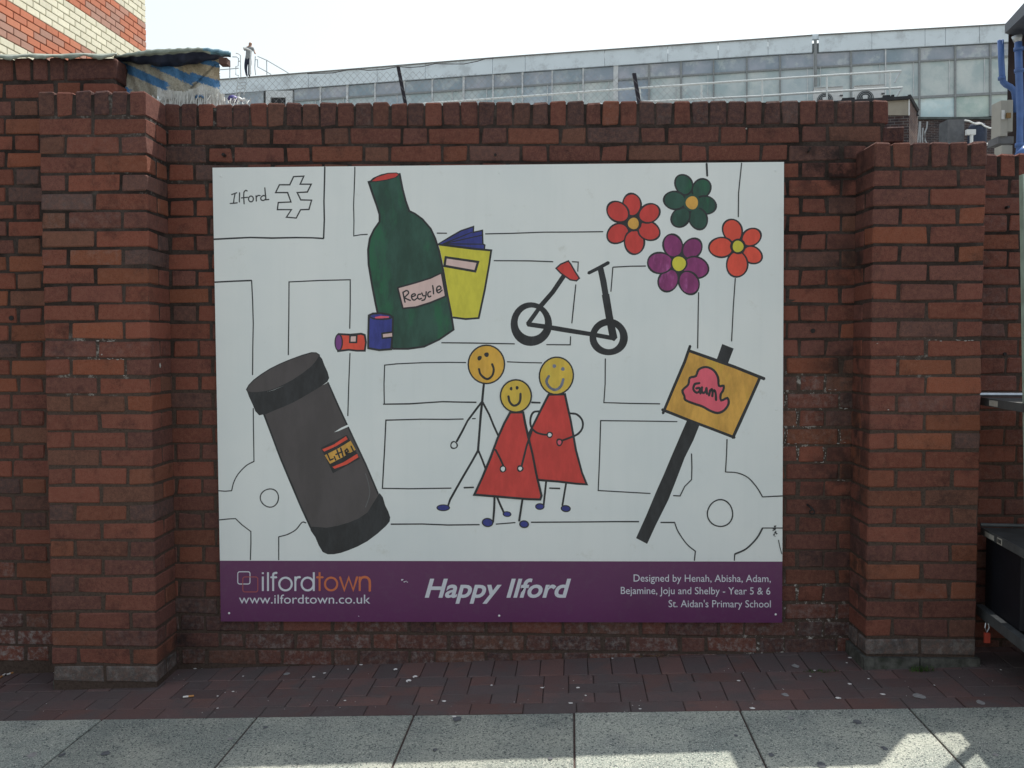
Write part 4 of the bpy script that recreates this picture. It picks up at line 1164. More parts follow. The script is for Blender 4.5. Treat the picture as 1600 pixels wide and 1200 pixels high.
for x0, x1 in ((1316, 1334), (1380, 1390), (1393, 1397)):
    y = 171 - (x0 - 1100) * 21.5 / 323
    px = [ob(x0, y - 3.5, -.2), ob(x1, y - 4, -.2)]
    a = ob(x0, y + 1, -.1); rb.obox(a, BD * ((x1 - x0) * .0185), -BNN * .25, Vector((0, 0, .08)))
tag(rb.build('roof_blocks', M_dark, outb), kind='stuff')
rl = empty('roof_railing', ob(1200, 172, -.4)); tag(rl, 'long white two-bar railing along the outbuilding roof edge', 'railing')
def tubepx(name, pts, r, mat, parent, off=-.4, fn=None, n=8):
    fn = fn or ob
    t = MB(); t.tube([fn(x, y, off) for x, y in pts], r, n); return t.build(name, mat, parent)
M_rail = plain('rail_white', (.66, .70, .70), .45, .4, var=.06)
tubepx('top_rail', [(640, 163.5), (800, 152), (1000, 137.5), (1200, 124), (1300, 117.5), (1408, 111)], .030, M_rail, rl)
tubepx('mid_rail', [(820, 170), (1000, 159.5), (1200, 149.5), (1300, 143), (1410, 137)], .030, M_rail, rl)
for x, yt, yb in ((696, 160, 190), (800, 152, 185), (904, 144.5, 178), (1000, 138, 172), (1096, 131, 170), (1191, 124.7, 167), (1292, 118, 163), (1390.5, 112, 156)):
    tubepx('post', [(x, yt), (x, yb)], .026, M_rail, rl)
tubepx('end_brace', [(1408, 111), (1403, 119), (1398, 129)], .026, M_galv, rl); tubepx('end_brace', [(1410, 137), (1405, 144), (1400, 153)], .026, M_galv, rl)
def ac_unit(x0, y0, x1, y1, fx_, fy_, fr_, label, grp='air conditioners on the outbuilding roof'):
    t = empty('air_conditioner', ob((x0 + x1) / 2, y1, -1.2)); tag(t, label, 'air conditioner', grp)
    ob_box('casing', x0, x1, y0, y0 - (x1 - x0) * .05, y1, y1 - (x1 - x0) * .05, -1.2 - .35, -1.2, M_white, t)
    ob_box('top_lip', x0 - .5, x1 + .5, y0 - 1.0, y0 - 1.0 - (x1 - x0) * .05, y0 + .1, y0 + .1 - (x1 - x0) * .05, -1.2 - .37, -1.17, M_galv, t)
    g_ = MB(); c = ob(fx_, fy_, -1.18); ra = fr_ * .0187
    ring = [c + BD * ra * math.cos(a) + Vector((0, 0, ra * math.sin(a))) for a in [2 * math.pi * i / 24 for i in range(24)]]
    g_.add(ring + [p - BNN * .02 for p in ring], [tuple(range(24))] + [(i, (i + 1) % 24, (i + 1) % 24 + 24, i + 24) for i in range(24)])
    gr = g_.build('fan_grille', plain('grille_dark', (.09, .095, .10), .7), t)
    g2 = MB()
    for k in range(1, 5):
        rr_ = ra * k / 4.6
        pts = [c + BNN * .012 + BD * rr_ * math.cos(a) + Vector((0, 0, rr_ * math.sin(a))) for a in [2 * math.pi * i / 20 for i in range(21)]]
        g2.tube(pts, .006, 4, cap=False)
    tag(g2.build('grille_wire', M_galv, gr), kind='stuff')
    h = MB(); h.obox(c + BNN * .02 - BD * .07 - Vector((0, 0, .01)), BD * .13, BNN * .01, Vector((0, 0, .10))); h.build('badge', M_white, t)
    v = MB(); v.obox(ob(x1 - 5, (y0 + y1) / 2 - 1, -1.18), BD * .09, BNN * .012, Vector((0, 0, .04))); v.build('handle', plain('handle_dark', (.1, .1, .11), .6) if 'handle_dark' not in bpy.data.materials else bpy.data.materials['handle_dark'], t)
ac_unit(1272, 137, 1317, 166, 1289, 157, 12, 'white air conditioner on the roof, left of its twin, beside the downpipe')
ac_unit(1335, 134, 1382, 163, 1352, 154, 12.5, 'white air conditioner on the roof, right of its twin, by the railing end')

# ------------------------------------------------------------------ dark building with blue pipes at the right edge
DR = 14.0
M_brown = plain('dark_brown_cladding', (.045, .034, .034), .85, .2, var=.2, scale=3)
rbd = empty('dark_gable_building', at_depth(1590, 300, DR)); rbd.location.z = gz(rbd.location.x); tag(rbd, 'dark building cut off by the right edge, with a sloping eave', 'building')
w_ = MB(); c0 = at_depth(1573, 200, DR); c1 = at_depth(1576, 200, DR)
e_ = Vector((1, -.12, 0)).normalized(); n_ = Vector((.12, 1, 0)).normalized()
zt = at_depth(1575, 42, DR).z
w_.add([Vector((c0.x, c0.y, 0)), Vector((c0.x, c0.y, 0)) + e_ * 5, Vector((c0.x, c0.y, 0)) + e_ * 5 + n_ * 8, Vector((c0.x, c0.y, 0)) + n_ * 8 + e_ * 3.4,
        Vector((c0.x, c0.y, zt)), Vector((c0.x, c0.y, zt)) + e_ * 5 + Vector((0, 0, 3)), Vector((c0.x, c0.y, zt)) + e_ * 5 + n_ * 8 + Vector((0, 0, 3)), Vector((c0.x, c0.y, zt)) + n_ * 8 + e_ * 3.4],
       [(0, 3, 2, 1), (4, 5, 6, 7), (0, 1, 5, 4), (1, 2, 6, 5), (2, 3, 7, 6), (3, 0, 4, 7)])
w_.build('wall', M_brown, rbd)
ev = MB()
e0, e1 = at_depth(1570, 38, DR - .1), at_depth(1612, -9, DR - 2.2)
e2, e3 = at_depth(1570, 52, DR - .1), at_depth(1612, 12, DR - 2.2)
bk_ = Vector((.5, .35, 0))
ev.add([e0, e1, e3, e2, e0 + bk_, e1 + bk_, e3 + bk_, e2 + bk_], [(3, 2, 1, 0), (4, 5, 6, 7), (0, 1, 5, 4), (1, 2, 6, 5), (2, 3, 7, 6), (3, 0, 4, 7)])
ev.build('gutter', plain('gutter_slate', (.055, .065, .085), .5, .4), rbd)
M_blue = plain('pipe_blue', (.07, .15, .38), .42, .45, var=.12, scale=6)
def pipe(name, pts, r, label, collars, dep):
    t = empty(name, at_depth(*pts[-1], dep)); tag(t, label, 'pipe', 'blue pipes at the right edge')
    M_ = MB(); M_.tube([at_depth(x, y, dep) for x, y in pts], r, 12); M_.build('tube', M_blue, t, True)
    for (x, y, x2, y2) in collars:
        c = MB(); c.tube([at_depth(x, y, dep), at_depth(x2, y2, dep)], r * 1.28, 12); c.build('collar', M_blue, t, True)
pipe('vent_pipe', [(1563.5, 63), (1564.5, 95), (1566, 122), (1567.5, 128), (1572, 132.5), (1579, 136), (1584, 141), (1586, 150), (1587, 175)], .043, 'blue vent pipe with an open top and a low elbow', [(1565.3, 120, 1565.5, 124.5)], DR - .35)
pipe('soil_pipe', [(1591, 66), (1592, 110), (1594, 170), (1593.5, 228), (1592, 245), (1588, 262)], .050, 'thick blue soil pipe nearest the right edge', [(1591.3, 74, 1591.5, 79), (1592, 108, 1592.2, 113), (1593.4, 224, 1593.2, 230)], DR - .75)
hb = MB(); hb.tube([at_depth(1589, 56, DR - .5), at_depth(1590.5, 66, DR - .5)], .05, 12, radii=[.075, .05])
tag(hb.build('pipe_hopper', M_galv, None, True), 'pale hopper at the top of the thick blue pipe', 'hopper')
pb_ = MB(); pb_.tube([at_depth(1603, 231, DR - 1), at_depth(1598, 237, DR - 1), at_depth(1590, 244, DR - 1)], .05, 10)
tag(pb_.build('branch_pipe', M_blue, None, True), 'slanting blue branch pipe low by the thick blue pipe', 'pipe')
wa = empty('air_conditioner', at_depth(1570, 215, DR - .5)); tag(wa, 'beige air conditioner hung edge-on beside the blue pipes', 'air conditioner')
box_px('casing', 1564, 157, 1575, 212, DR - .5, .26, M_beige, wa); box_px('side_panel', 1575.2, 156, 1583, 205, DR - .46, .30, M_beige, wa)
box_px('label', 1565.5, 172, 1570, 186, DR - .515, .01, M_white, wa); box_px('valve_cover', 1573.5, 176, 1580, 184, DR - .54, .03, plain('brass_brown', (.25, .15, .06), .5), wa)
box_px('bracket', 1560, 213, 1584, 224, DR - .45, .3, M_conc, wa)
o = box_px('meter_box', 1565, 227, 1582, 246, DR - .6, .2, M_beige); tag(o, 'small beige box below the edge-on air conditioner', 'box')

# ------------------------------------------------------------------ striped brick building, upper left
SA = at_depth(228, 60, 11.9); sd3 = ray(910, 542); SDIR = Vector((sd3.x, sd3.y, 0)).normalized()
SN = Vector((SDIR.y, -SDIR.x, 0))
def sp(px, py): return on_plane(px, py, SA, SN)
sb = empty('striped_brick_building', Vector((SA.x, SA.y, gz(SA.x)))); tag(sb, 'tall building banded in red and cream brick, upper left', 'building')
Z0 = sp(0, 56).z
def spt(t, z, off=0): return Vector((SA.x, SA.y, z)) + SDIR * t + SN * off
bb = MB(); bb.add([spt(-9, -1, -.012), spt(0, -1, -.012), spt(0, -1, -6), spt(-9, -1, -6), spt(-9, 11, -.012), spt(0, 11, -.012), spt(0, 11, -6), spt(-9, 11, -6)],
                  [(0, 1, 2, 3), (7, 6, 5, 4), (4, 5, 1, 0), (5, 6, 2, 1), (6, 7, 3, 2), (7, 4, 0, 3)])
bb.build('mortar', plain('brown_mortar', (.13, .085, .065), .95, .1, var=.2, scale=9), sb)
def clean_brick():
    m, nt, b = nodes_of('clean_brick', .85, .2)
    oi = nt.nodes.new('ShaderNodeObjectInfo')
    c = mixc(nt, 'MULTIPLY', math_(nt, 'MULTIPLY', ramp(nt, noise(nt, 25, 6, .7), .4, .7), .3), oi.outputs['Color'], (.7, .68, .66))
    nt.links.new(c, b.inputs['Base Color']); bump(nt, b, noise(nt, 60, 4), .3, .003); return m
CLEAN = clean_brick()
cme = chamfer_box(.215, .1025, .065, .003, .0012, 3, 'brick'); cme.materials.append(CLEAN)
rest = MB(); nb = 0
ang = math.atan2(SDIR.y, SDIR.x)
for k in range(-22, 60):
    z = Z0 + k * .075
    red = (k // 5) % 2 == 0
    for i in range(0, 26):
        t = -.1125 - .225 * i - (.1125 if k % 2 else 0)
        P = spt(t, z + .0375, -.051 + .004)
        x, y = to_px(P)
        if -45 < x < 245 and -30 < y < 105 and nb < 290:
            o = bpy.data.objects.new('brick', cme); o.location = P - sb.location; o.rotation_euler = (0, 0, ang)
            if red: c = random.choice([(.52, .19, .115), (.48, .18, .11), (.52, .21, .13), (.43, .23, .175), (.41, .24, .19), (.49, .19, .12)])
            else: c = random.choice([(.70, .68, .54), (.73, .71, .57), (.68, .66, .53)])
            kk = U(.93, 1.05); o.color = (c[0] * kk, c[1] * kk, c[2] * kk, 1)
            link(o, sb); nb += 1
            if i == 0 and k % 2:
                h = o.copy(); h.location = spt(-.0507, z + .0375, -.047) - sb.location; h.scale = (.47, 1, 1); link(h, sb)
        elif -400 < x < 300 and -300 < y < 420 and i < 20:
            rest.obox(P - SDIR * .1075 + SN * .04 - Vector((0, 0, .0325)), SDIR * .215, SN * .012, Vector((0, 0, .065)), 0 if red else 1)
tag(rest.build('far_bricks', [plain('red_band', (.45, .14, .08), .85), plain('cream_band', (.66, .62, .46), .85)], sb), kind='stuff')

# ------------------------------------------------------------------ chain-link fence behind the wall
DF = 9.0
YF = CAM.y + DF
def fp(px, py): return on_y(px, py, YF)
fe = empty('chain_link_fence', fp(800, 300)); fe.location.z = gz(fe.location.x); tag(fe, 'sagging chain-link fence with leaning dark posts behind the wall', 'fence')
M_wire = plain('fence_wire', (.33, .34, .36), .5, .4, metal=.4)
M_post = plain('post_dark', (.035, .033, .045), .7)
for (xt, yt, xb, yb) in ((622, 104, 633, 160), (991, 114, 999, 160)):
    a = fp(xt, yt); b_ = fp(xb, yb); d = (b_ - a).normalized(); k = (a.z + .2) / -d.z
    p = MB(); e = Vector((.034, 0, 0)); n_ = Vector((0, .006, 0))
    p.obox(a - e * .5, e, n_, d * k); p.obox(a - e * .5 + n_ * 1.05, Vector((.006, 0, 0)), Vector((0, .03, 0)), d * k); p.build('post', M_post, fe)
T_top = [(330, 124), (480, 114.5), (560, 110.5), (620, 110), (640, 110), (690, 112), (780, 115.5), (900, 113), (960, 115), (1000, 118), (1020, 121), (1040, 125), (1060, 131), (1100, 139.5), (1140, 149), (1200, 160)]
mesh = MB(); hw = .031; hh = .033
ox = fp(330, 170)
for i in range(0, 170):
    for j in range(0, 12):
        if (i + j) % 2: continue
        a = Vector((ox.x + i * hw, YF, ox.z + j * hh)); x, y = to_px(a)
        for s in (-1, 1):
            b_ = a + Vector((s * hw, 0, hh))
            xb, yb = to_px(b_)
            if xb < 330 or xb > 1200 or yb < lerp_tab(T_top, xb): continue
            if x < 480 and R() < .0: continue
            jit = Vector((U(-.002, .002), 0, U(-.002, .002)))
            mesh.tube([a + Vector((0, s * .002, 0)), b_ + jit + Vector((0, s * .002, 0))], .0014, 3, cap=False)
tag(mesh.build('wire_mesh', M_wire, fe), kind='stuff')
wr = MB()
wr.tube([fp(x, y) for x, y in ((480, 115), (520, 114), (545, 109), (560, 108), (575, 110), (600, 108.5), (622, 104), (640, 105.5), (660, 104), (680, 99.5), (700, 100), (725, 100), (745, 96), (760, 91.5), (772, 91))], .004, 5)
wr.build('loose_wire', M_post, fe)

# ------------------------------------------------------------------ roof ladder, guard rail and the man
DM = 48.3
def rp(x, y, off=0): return at_depth(340 + x / 10, 50 + y / 10, DM + off)
ld = empty('roof_ladder', rp(380, 990)); tag(ld, 'white access ladder with hooped top leaning on the far roof edge', 'ladder')
def tb(name, pts, r, mat, parent, off=-.9): 
    t = MB(); t.tube([rp(x, y, off) for x, y in pts], r, 6); return t.build(name, mat, parent)
tb('stile', [(325, 700), (308, 850), (285, 985)], .035, M_galv, ld); tb('stile', [(462, 690), (437, 840), (408, 990)], .035, M_galv, ld)
for y in (740, 790, 840, 890, 940): tb('rung', [(322 - (y - 700) * .13, y + 4), (456 - (y - 700) * .17, y - 6)], .026, M_galv, ld)
tb('handrail', [(402, 245), (460, 262), (524, 290), (512, 460), (512, 660)], .05, M_white, ld, -.6)
tb('hoop', [(362, 700), (358, 560), (358, 368), (325, 340), (285, 330)], .03, M_white, ld, -.4)
gl = empty('roof_guardrail', rp(700, 690)); tag(gl, 'thin guardrail beside the man on the far roof', 'railing')
for pts in ([(625, 380), (765, 440), (1030, 595), (1110, 645)], [(590, 432), (625, 430), (628, 545), (765, 620), (835, 662)], [(766, 435), (770, 668)], [(590, 380), (582, 560), (596, 672)],
            [(30, 590), (190, 578), (330, 565)], [(190, 440), (190, 735)], [(230, 388), (300, 390), (325, 410), (322, 530), (285, 540), (285, 670), (330, 680)], [(325, 456), (358, 456)]):
    tb('rail', pts, .028, M_galv, gl, -.2)
def man():
    t = empty('person', rp(475, 690)); tag(t, 'man in grey T-shirt and dark trousers standing on the far roof, looking down', 'person')
    bm_v = []; ed = []; rad = []
    def nd(x, y, r, par=None, off=0):
        bm_v.append(rp(x, y, off)); rad.append(r * .0326); i = len(bm_v) - 1
        if par is not None: ed.append((par, i))
        return i
    pel = nd(482, 430, 5.0); wa_ = nd(480, 370, 4.6, pel); ch = nd(492, 290, 5.2, wa_); sh = nd(500, 245, 3.6, ch); nk = nd(505, 222, 1.9, sh); hd = nd(512, 195, 2.9, nk); ht = nd(514, 160, 3.0, hd)
    sl = nd(450, 250, 2.2, sh); el = nd(425, 285, 1.7, sl, -.1); hl = nd(408, 250, 1.2, el, -.3)
    sr = nd(552, 255, 2.2, sh); er = nd(572, 300, 1.6, sr, -.05); hr = nd(590, 345, 1.2, er, -.2)
    ll = nd(450, 470, 3.6, pel); kl = nd(438, 560, 2.5, ll); al_ = nd(452, 665, 1.7, kl); fl_ = nd(462, 684, 1.5, al_, -.12)
    lr = nd(508, 470, 3.6, pel); kr = nd(498, 560, 2.5, lr, -.05); ar = nd(490, 668, 1.7, kr); fr_ = nd(502, 688, 1.5, ar, -.12)
    me = bpy.data.meshes.new('body'); me.from_pydata([tuple(v) for v in bm_v], ed, []); o = bpy.data.objects.new('body', me); COL.objects.link(o)
    sk = o.modifiers.new('s', 'SKIN')
    for i, sv in enumerate(me.skin_vertices[0].data): sv.radius = (rad[i], rad[i]); sv.use_root = (i == 0)
    ss_ = o.modifiers.new('d', 'SUBSURF'); ss_.levels = 1; ss_.render_levels = 1
    dg = bpy.context.evaluated_depsgraph_get(); dg.update(); ev_ = o.evaluated_get(dg)
    nm = bpy.data.meshes.new_from_object(ev_); bpy.data.objects.remove(o)
    skin = plain('skin', (.35, .20, .14), .6); shirt = plain('grey_shirt', (.26, .28, .29), .9); tr = plain('navy_trousers', (.03, .035, .06), .9); shoe = plain('shoe_black', (.02, .02, .02), .6)
    for m_ in (skin, shirt, tr, shoe): nm.materials.append(m_)
    for f in nm.polygons:
        x, y = to_px(f.center); x = (x - 340) * 10; y = (y - 50) * 10
        f.material_index = 0 if y < 232 or x < 418 and y < 300 or x > 574 and y < 380 else (1 if y < 420 else (2 if y < 670 else 3)); f.use_smooth = True
    b = bpy.data.objects.new('body', nm); link(b, t); b.matrix_parent_inverse = Matrix.Translation(-t.location)
man()

# ------------------------------------------------------------------ tarpaulin over the left wall and the hanging striped sheet
def tarp_mat():
    m, nt, b = nodes_of('tarpaulin', .6, .3)
    c0 = mixc(nt, 'MIX', ramp(nt, noise(nt, 14, 6, .7), .35, .65), (.17, .20, .17), (.33, .37, .33))
    c0 = mixc(nt, 'MIX', math_(nt, 'MULTIPLY', ramp(nt, noise(nt, 5, 5), .5, .7), .5), c0, (.14, .18, .17))
    nt.links.new(c0, b.inputs['Base Color']); bump(nt, b, noise(nt, 40, 5), .6, .006); return m
M_tarp = tarp_mat()
M_tarp_shade = plain('tarpaulin_navy_shade', (.028, .036, .065), .6, .3, var=.35, scale=20)  # shadow under the roof sheet, painted in as near-black navy
tp_ = empty('tarpaulin', on_y(200, 90, .0)); tag(tp_, 'grey-green tarpaulin lying along the wall top and jutting out as a roof', 'tarpaulin')
v = []; f = []; nx = 60; prof = 5
for i in range(nx + 1):
    px = -60 + 243 * i / nx
    yt = 85.5 + .8 * math.sin(px * .09) - max(0, px - 60) * .012; drop = 5.5 + 2.2 * math.sin(px * .13) + U(-1.2, 1.2)
    for Y, y in ((-.030, yt + drop), (-.034, yt + drop * .4), (-.012, yt + .6), (.02, yt - .5), (.22, yt + 2.2)): v.append(on_y(px, y, Y))
for i in range(nx):
    for k in range(prof - 1): f.append((i * prof + k, i * prof + k + 1, (i + 1) * prof + k + 1, (i + 1) * prof + k))
w1 = mesh_obj('wall_cover', v, f, M_tarp, tp_, smooth=True)
so = w1.modifiers.new('t', 'SOLIDIFY'); so.thickness = .002
T_t = [(178, 88), (200, 83.5), (230, 78.5), (270, 76.5), (300, 75), (322, 75.5), (345, 78.5), (362, 81.5)]
T_h = [(178, 89.5), (200, 88), (240, 86), (280, 83.5), (310, 80), (330, 84), (362, 88)]
T_l = [(178, 91), (195, 96), (230, 101), (262, 104), (290, 102), (315, 97), (340, 91), (360, 88.5)]
v = []; f = []; fm = []; nx = 46; prof = 6
for i in range(nx + 1):
    px = 178 + 183 * i / nx + (U(-.5, .5) if i == nx else 0); n1_ = U(-.5, .5)
    yt, yh, yl = lerp_tab(T_t, px), lerp_tab(T_h, px), lerp_tab(T_l, px)
    v += [on_y(px, yl + 1.2 * math.sin(px * .21), .115), on_y(px, (yl + yh) / 2 + n1_ * 2, .075 + .02 * math.sin(px * .17)), on_y(px, yh + .8 * math.sin(px * .33), .055), on_y(px, (yt * .4 + yh * .6) + n1_, .035), on_y(px, yt + n1_ + .5 * math.sin(px * .4), .052), on_y(px, yt + 3, .45)]
for i in range(nx):
    for k in range(prof - 1): f.append((i * prof + k, i * prof + k + 1, (i + 1) * prof + k + 1, (i + 1) * prof + k)); fm.append(1 if k < 2 else (2 if i > 33 + (k * 7) % 5 else 0))
r1 = mesh_obj('roof_sheet', v, f, [M_tarp, M_tarp_shade, plain('tarpaulin_teal', (.10, .20, .26), .6, .3, var=.4, scale=35)], tp_, fm, True)
so = r1.modifiers.new('t', 'SOLIDIFY'); so.thickness = .002
bt = MB()
e_ = on_y(342, 99.5, .02); bt.obox(e_, Vector((.034, 0, 0)), Vector((0, .05, 0)), Vector((0, 0, .026)))
tag(bt.build('timber_batten', plain('old_timber', (.10, .055, .045), .85)), 'brown timber batten end holding up the tarpaulin roof', 'batten')
# hanging sheet, woven stripes carried as a colour attribute
def seg_d(x, y, ax, ay, bx, by):
    dx, dy = bx - ax, by - ay; t = ((x - ax) * dx + (y - ay) * dy) / (dx * dx + dy * dy); 
    return (x - ax) * dy - (y - ay) * dx, t, math.hypot(dx, dy)
cols = []; v = []; f = []; NX, NY = 120, 46
T_hb = [(181, 141), (200, 146), (225, 150), (262, 156), (300, 154), (330, 150), (346, 148)]
for i in range(NX + 1):
    px = 181.5 + 162 * i / NX
    y0 = lerp_tab(T_l, px) - 1; y1 = lerp_tab(T_hb, px) + U(-3.5, 2.5)
    for j in range(NY + 1):
        s = j / NY; y = y0 + (y1 - y0) * s
        xx = px + (U(-1.2, 1.2) if i in (0, NX) else 0) + (2.2 * math.sin(y * .5) if i == 0 else 0)
        Y = .135 + .012 * math.sin(px * .11 + s * 2) + .008 * math.sin(px * .27 - s * 5) - .02 * s
        v.append(on_y(xx, y, Y))
        base = (.40, .385, .33)
        if px > 245 and y > 132 + 12 * math.sin(px * .05): base = (.60, .61, .59)
        if 285 < px and y < 128: base = (.44, .38, .28)
        blue = False
        for (ax, ay, bx, by, hwid) in ((180, 99, 262, 136, 6.5), (240, 98, 303, 127, 7.0), (298, 119, 345, 133, 6.0), (312, 95, 346, 102, 4), (180, 134, 203, 145, 5.5), (306, 152, 318, 153, 4)):
            dx, dy = bx - ax, by - ay; L_ = math.hypot(dx, dy); t = ((x0_ := px) - ax) * dx / L_ + (y - ay) * dy / L_; dd = abs((px - ax) * dy - (y - ay) * dx) / L_
            if -2 < t < L_ + 2 * math.sin(y) and dd < hwid + U(-.8, .8): blue = True
        c = (.075, .20, .40) if blue else base
        k = .78 + .3 * R()
        if not blue and R() < .25: k *= .8
        if abs((px - 341) * 40 - (y - 97) * -42) / 58 < 1.6 and 100 < y < 138: k *= .45  # shade of a diagonal fold painted into the cloth colour
        cols.append((c[0] * k, c[1] * k, c[2] * k, 1))
for i in range(NX):
    for j in range(NY): f.append((i * (NY + 1) + j, i * (NY + 1) + j + 1, (i + 1) * (NY + 1) + j + 1, (i + 1) * (NY + 1) + j))
m, nt, b = nodes_of('woven_stripe', .75, .2)
at_ = N(nt, 'ShaderNodeAttribute', attribute_name='Col')
c = mixc(nt, 'MULTIPLY', math_(nt, 'MULTIPLY', ramp(nt, noise(nt, 18, 6, .7), .48, .7), .55), at_.outputs['Color'], (.62, .52, .42))
nt.links.new(c, b.inputs['Base Color'])
hs = mesh_obj('hanging_sheet', v, f, m, None, smooth=True)
ca = hs.data.color_attributes.new('Col', 'FLOAT_COLOR', 'POINT')
for i, c in enumerate(cols): ca.data[i].color = c
tag(hs, 'blue and white striped woven sheet hanging ragged behind the brick pier', 'sheet')
fg = MB()
for i in range(190):
    px = U(236, 348) if i < 130 else U(300, 392); yb = 166; yt = U(138, 152) if px < 345 else U(151, 158)
    if px < 262: yt = U(148, 154)
    a = on_y(px, yt, .13 - R() * .03); b_ = on_y(px + U(-5, 4), yb, .12 - R() * .04)
    w = U(.0008, .0022); mid = (a + b_) / 2 + Vector((U(-.01, .01), U(-.01, .01), 0))
    for p, q_ in ((a, mid), (mid, b_)): fg.add([p - Vector((w, 0, 0)), p + Vector((w, 0, 0)), q_ + Vector((w, 0, 0)), q_ - Vector((w, 0, 0))], [(0, 1, 2, 3)])
for i in range(26):                                   # tufts of shredded weave
    px = U(262, 345); y = U(140, 156); a = on_y(px, y, .118); r = U(.012, .03)
    fg.add([a + Vector((-r, 0, U(-.004, .004))), a + Vector((r, .01, U(-.004, .004))), a + Vector((r * .8, .01, -r * 1.3)), a + Vector((-r * .6, 0, -r * 1.6))], [(0, 1, 2, 3)])
fo = fg.build('fringe', plain('frayed_plastic', (.58, .59, .57), .7, var=.1), hs); tag(fo, kind='stuff')
sk_ = empty('rubbish_bag', on_y(365, 162, .13)); tag(sk_, 'purple-blue bag with white handles lying on the wall top', 'bag')
def lump(name, pts, r, mat, parent):
    M_ = MB(); M_.tube(pts, r, 10, radii=[r * .5, r, r * 1.05, r * .9, r * .4][:len(pts)]); return M_.build(name, mat, parent, True)
lump('sack', [on_y(x, y, .14) for x, y in ((357, 156.5), (360, 155.5), (364, 155), (368, 155.8), (372, 156.5))], .018, plain('sack_blue', (.07, .065, .22), .5, var=.3, scale=60), sk_)
lump('handles', [on_y(x, y, .125) for x, y in ((371, 152), (374, 154), (377, 156), (380, 156.5), (382, 153))], .007, M_white, sk_)

# ------------------------------------------------------------------ steel trolley at the right edge
M_steel = plain('zinc_steel', (.50, .53, .56), .32, .5, metal=.9, var=.12, scale=30)
M_deck = plain('deck_grey', (.055, .06, .062), .7, .3, var=.25, scale=12)
M_lip = plain('lip_grey', (.10, .11, .115), .55, .4, metal=.3, var=.2, scale=15)
M_sticker = plain('sticker_paper', (.42, .41, .37), .8, var=.1, scale=60)
tr_ = empty('shelf_trolley', on_ground(1530, 1050)); tag(tr_, 'steel stock trolley with grey decks and paper stickers against the low wall', 'trolley')
hd_ = ray(1000, 542); TD = -Vector((hd_.x, hd_.y, 0)).normalized(); TX = Vector((-TD.y, TD.x, 0))
YT = -.10
def deck(px, py, th, name='deck', mat=None, lip=.030):
    c = on_y(px, py, YT)
    m_ = MB(); m_.obox(c - Vector((0, 0, th)), TX * .95, TD * .62, Vector((0, 0, th))); o = m_.build(name, mat or M_deck, tr_)
    l = MB(); l.obox(c - TX * .004 - Vector((0, 0, lip)), TX * .0038, TD * .62, Vector((0, 0, lip + .002)))
    l.build('side_lip', M_lip, tr_)
    return c
def rail(px, py, r, mat):
    c = on_y(px, py, YT + .012); t = MB(); t.tube([c, c + TX * .95], r, 8); t.build('back_rail', mat, tr_)
c1 = deck(1531, 621, .012); rail(1529, 616.5, .0105, M_steel)
c2 = deck(1534, 824, .012); rail(1532, 820, .008, M_lip)
c3 = on_y(1524, 944, YT)
b3 = MB(); b3.obox(c3 - Vector((0, 0, .040)), TX * .030, TD * .62, Vector((0, 0, .040))); b3.build('bottom_frame', M_lip, tr_)
b3 = MB(); b3.obox(c3 + TX * .031 - Vector((0, 0, .030)), TX * .90, TD * .03, Vector((0, 0, .028))); b3.build('bottom_frame', M_lip, tr_)
b3 = MB(); b3.obox(c3 + TX * .031 + TD * .031 - Vector((0, 0, .030)), TX * .90, TD * .57, Vector((0, 0, .006))); b3.build('deck', M_deck, tr_)
def sticker(c, t0, t1, z0, z1, out=-.0052, top=False, name='sticker', mat=None):
    m_ = MB()
    if top: m_.obox(c + TD * t0 + TX * .004 + Vector((0, 0, .0006)), TX * .022, TD * (t1 - t0), Vector((0, 0, .0006)))
    else: m_.obox(c + TX * out + TD * t0 + Vector((0, 0, z0)), TX * .0008, TD * (t1 - t0), Vector((0, 0, z1 - z0)))
    return m_.build(name, mat or M_sticker, tr_)
sticker(c1, .12, .21, -.026, -.004); sticker(c1, .02, .07, -.028, -.012, mat=M_lip)
sticker(c2, .05, .085, -.026, -.006); sticker(c2, .09, .15, -.026, -.006); 
s_ = sticker(c2, .185, .235, -.028, -.003)
d_ = MB()
for k in range(3): d_.obox(c2 - TX * .0062 + TD * (.192 + k * .013) + Vector((0, 0, -.023)), TX * .0006, TD * .009, Vector((0, 0, .015)))
tag(d_.build('sticker_print', plain('print_black', (.03, .03, .03), .7), s_), kind='stuff')
sticker(c3, .16, .27, 0, 0, top=True)
# wheels and castors
for a_, b_ in ((.20, .10), (.20, .54), (.80, .10), (.80, .54)):
    p = c3 + TX * a_ + TD * b_; g0 = gz(p.x)
    w = MB(); w.tube([Vector((p.x - .018, p.y, g0 + .055)), Vector((p.x + .018, p.y, g0 + .055))], .055, 16)
    wh = w.build('wheel', plain('tyre_black', (.02, .02, .022), .7) if 'tyre_black' not in bpy.data.materials else bpy.data.materials['tyre_black'], tr_)
    f_ = MB(); f_.obox((p.x - .026, p.y - .02, g0 + .05), (.052, 0, 0), (0, .04, 0), (0, 0, max(.02, c3.z - .042 - g0 - .05))); f_.build('castor_fork', M_lip, tr_)
u_ = MB(); pa = at_depth(1598.5, 272, 3.52); pz = at_depth(1612, 900, 3.45)
u_.obox(Vector((pa.x, pa.y, pa.z)), (.026, 0, 0), (0, .03, 0), Vector((pz.x - pa.x, pz.y - pa.y, c3.z - pa.z))); u_.build('upright', plain('upright_pale_green', (.30, .38, .32), .6, var=.2, scale=14), tr_)
for x, y in ((1591, 0),):
    pb2 = c3 + TX * .93; q = MB(); q.obox(pb2, TX * .02, TD * .02, Vector((0, 0, 1.75))); q.build('upright', M_steel, tr_)
